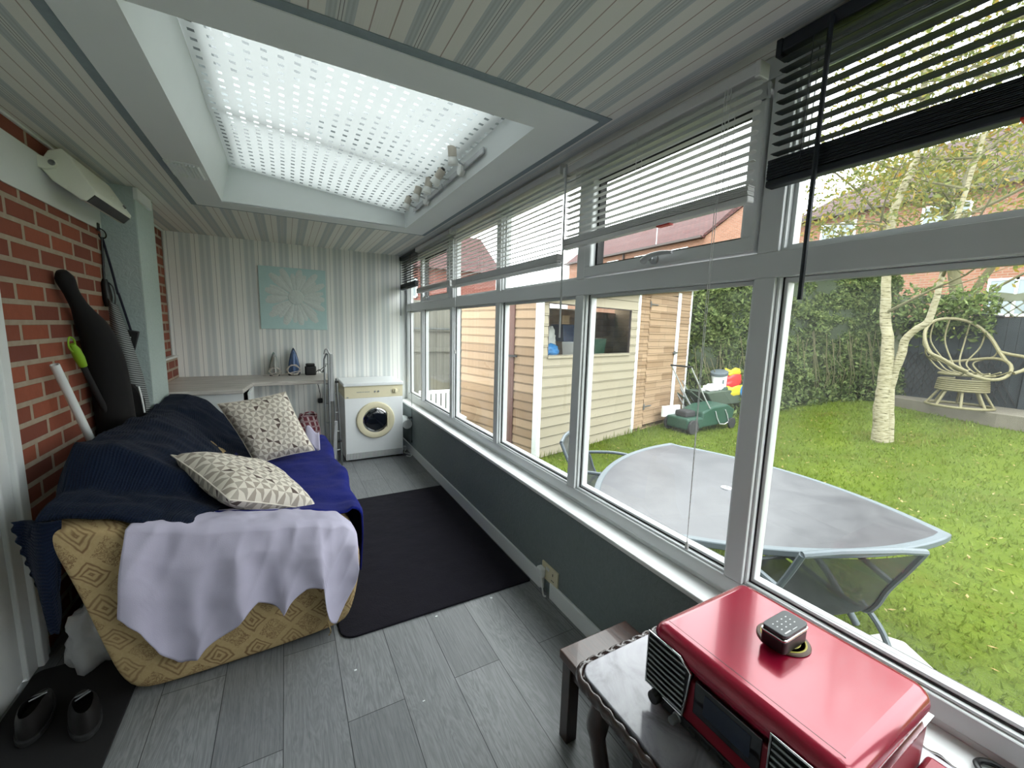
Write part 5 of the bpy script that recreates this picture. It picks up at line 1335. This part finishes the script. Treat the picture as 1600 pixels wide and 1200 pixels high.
# ---- birch
random.seed(21)
t=thing('birch_tree',(8.3,2.65,-.13),'pale twin-stemmed birch growing from the lawn, with yellowing leaves','tree')
tr1=[(8.3,2.664,-.18),(8.3,2.70,.3),(8.3,2.719,.66),(8.3,2.731,1.17),(8.3,2.757,1.49),(8.32,2.82,1.72),(8.3,2.871,2.22),(8.3,2.899,2.59),(8.25,2.90,3.46),(8.3,2.76,4.14),(8.35,2.79,5.04),(8.3,2.83,5.9),(8.3,2.8,6.9)]
tr2=[(8.38,2.60,-.18),(8.36,2.63,.3),(8.36,2.664,.667),(8.35,2.641,.997),(8.35,2.578,1.303),(8.35,2.564,1.50),(8.35,2.472,1.649),(8.35,2.345,1.773),(8.35,2.307,2.024),(8.35,2.288,2.252),(8.35,2.256,2.7),(8.4,2.213,3.39),(8.5,2.1,4.6),(8.5,2.0,5.8)]
def stem(pts,r0,r1,name,mat):
    P=cr_spline(pts,5); n=len(P); P=[p+Vector((nz(p.z,0,0,4),nz(0,p.z,0,4),0))*.012 for p in P]
    return B().tube(P,[lerp(r0,r1,(i/(n-1))**.7)*(1+.10*nz(p.z,1,0,6)) for i,p in enumerate(P)],12).build(name,mat,t,smooth='all')
stem(tr1,.118,.03,'trunk','bark'); stem(tr2,.085,.022,'trunk','bark')
tips=[]
def limb(p,d,L,r,name='branch',dep=0):
    pts=[Vector(p)]; d=Vector(d).normalized()
    for i in range(5):
        d=(d+Vector((random.gauss(0,.16),random.gauss(0,.16),random.gauss(0,.10)+.03))).normalized(); pts.append(pts[-1]+d*L/5)
    for q in pts[2:]: tips.append(q)
    return pts,r
bb=B()
for (z0,k) in((1.9,1),(2.4,1),(2.8,2),(3.2,3),(3.6,3),(4.0,3),(4.5,3),(5.0,4),(5.6,4)):
    for j in range(k):
        base=(8.3,interp([(p[2],p[1]) for p in tr1],z0),z0) if random.random()<.6 else (8.38,interp([(p[2],p[1]) for p in tr2],z0),z0)
        a=random.uniform(0,6.28); pts,r=limb(base,(math.cos(a),math.sin(a)*1.3,.55),random.uniform(1.2,2.4),.02)
        bb.tube(pts,[.024,.02,.016,.012,.008,.004],6)
        for q in pts[2:5]:
            a2=random.uniform(0,6.28); p2,_=limb(q,(math.cos(a2),math.sin(a2),.1),random.uniform(.4,.9),.008); bb.tube(p2,[.008,.007,.006,.005,.004,.003],4)
bb.build('branches','darkbark',t,smooth=True)
def crown():
    q=random.choice(tips); s=random.gauss; p=(q.x+s(0,.24),q.y+s(0,.26),q.z+s(0,.22)-.08)
    return p if p[2]>2.5 or random.random()<.25 else None
leaves(B(),6600,crown,.03,.06).build('foliage','birchleaf',t)
t=thing('mossy_tree',(12.5,3.0,.2),'grey-green tree with bare branches standing beyond the trellis fence','tree')
stem([(12.5,2.95,.1),(12.5,3.0,1.2),(12.5,3.05,1.93),(12.5,3.13,2.47),(12.5,3.25,3.0),(12.5,3.41,3.96),(12.5,3.8,5.4)],.17,.07,'trunk','darkbark')
stem([(12.5,3.03,1.8),(12.5,2.85,2.6),(12.5,2.6,3.2),(12.5,2.3,3.8),(12.5,1.9,5.0)],.085,.04,'bough','darkbark')
stem([(12.5,3.05,2.0),(12.5,2.6,2.55),(12.5,2.1,2.95),(12.5,1.4,3.5)],.035,.015,'bough','darkbark')
tips=[]; bb=B()
for i in range(16):
    z0=random.uniform(3.2,5.4); a=random.uniform(0,6.28); pts,_=limb((12.5,3.4,z0),(math.cos(a),math.sin(a),.4),random.uniform(1.0,2.2),.02); bb.tube(pts,[.022,.018,.014,.01,.008,.004],5)
bb.build('branches','darkbark',t)
leaves(B(),2600,lambda:(lambda q:(q.x+random.gauss(0,.3),q.y+random.gauss(0,.35),q.z+random.gauss(0,.3)))(random.choice(tips)),.05,.085).build('foliage','birchleaf',t)

# ---- houses beyond
def win(par,x,y0,y1,z0,z1,mid=True):
    f=B(); w=.07; rect_ring(f,x-.05,x,y0,y1,z0,z1,w)
    if mid: f.box(x-.05,x,(y0+y1)/2-.035,(y0+y1)/2+.035,z0,z1)
    o=f.build('window','white',par); B().box(x-.03,x-.02,y0,y1,z0,z1).build('pane','skyglass',o)
def skyglass():
    k=NT('reflective_window_glass',.08,.0); k.col(lin((120,130,134))); return k.m
MT['skyglass']=skyglass()
HX=20.
t=thing('terraced_house',(HX,17,0),'long brick house with a clay-red tiled roof and gabled wing, beyond the shed and hedge','house')
B().box(HX,HX+7,14.9,27,-.2,6.69).build('wall','housebrick',t)
B().prism([(HX-.35,6.62),(HX+3.6,9.6),(HX+7.35,6.62)],'y',14.9,27.3).build('roof','rooftile',t)
B().box(HX-.42,HX-.30,14.9,27.2,6.60,6.72).build('gutter','gutter',t)
gw=B().prism([(11.3,-.2),(15.0,-.2),(15.0,6.66),(12.2,8.14),(11.3,7.6)],'x',HX-.02,HX+.35).build('gable_wall','housebrick',t)
hexa(B(),[(HX-.1,15.15,6.58),(HX-.1,12.2,8.15),(HX+4,12.2,8.15),(HX+4,15.15,6.58)],[(HX-.1,15.15,6.72),(HX-.1,12.2,8.30),(HX+4,12.2,8.30),(HX+4,15.15,6.72)]).build('verge','rooftile',t)
for y in(22.0,19.4,16.5): win(t,HX,y-.55,y+.55,5.35,6.32)
for y in(24.6,): win(t,HX,y-.55,y+.55,5.35,6.32)
B().tube([(HX-.3,18.0,6.6),(HX-.3,18.0,8.6)],.03,6).box(HX-.35,HX-.25,17.6,18.4,8.55,8.6).build('aerial','alu',t)
B().box(HX-.12,HX-.02,20.9,21.0,0,6.6).build('drainpipe','gutter',t)
t=thing('brick_house',(HX,3,0),'orange brick house with a hipped purple-brown roof behind the birch tree','house')
B().box(HX,HX+7,-9,10.35,-.2,6.45).build('wall','housebrick',t)
B().add([(HX-.35,10.75,6.40),(HX-.35,-9.3,6.40),(HX+7.35,-9.3,6.40),(HX+7.35,10.75,6.40),(HX+3.5,7.2,9.3),(HX+3.5,-6,9.3)],[(0,1,5,4),(1,2,5),(2,3,4,5),(3,0,4),(0,3,2,1)]).build('roof','rooftile2',t)
B().box(HX-.42,HX-.30,-9.3,10.8,6.36,6.48).build('gutter','gutter',t)
for y,z0,z1 in((8.75,5.0,6.15),(5.6,5.0,6.15),(2.2,5.0,6.15),(3.72,2.3,3.5),(8.4,2.0,3.3)): win(t,HX,y-.62,y+.62,z0,z1)
t=thing('red_brick_house',(6,22,0),'pinkish red brick house with one white window, seen beyond the grey board fence','house')
B().box(3.6,11,22,28,-.2,4.7).build('wall','housebrickred',t)
B().prism([(21.6,4.6),(28.4,4.6),(25,7.2)],'x',3.3,11.3).build('roof','rooftile',t)
o=B().box(5.6,5.68,21.94,22,3.0,4.05).box(6.2,6.28,21.94,22,3.0,4.05).box(5.6,6.28,21.94,22,3.0,3.08).box(5.6,6.28,21.94,22,3.97,4.05).box(5.9,5.98,21.94,22,3.0,4.05).build('window','white',t)
B().box(5.6,6.28,21.97,21.98,3.0,4.05).build('pane','skyglass',o)
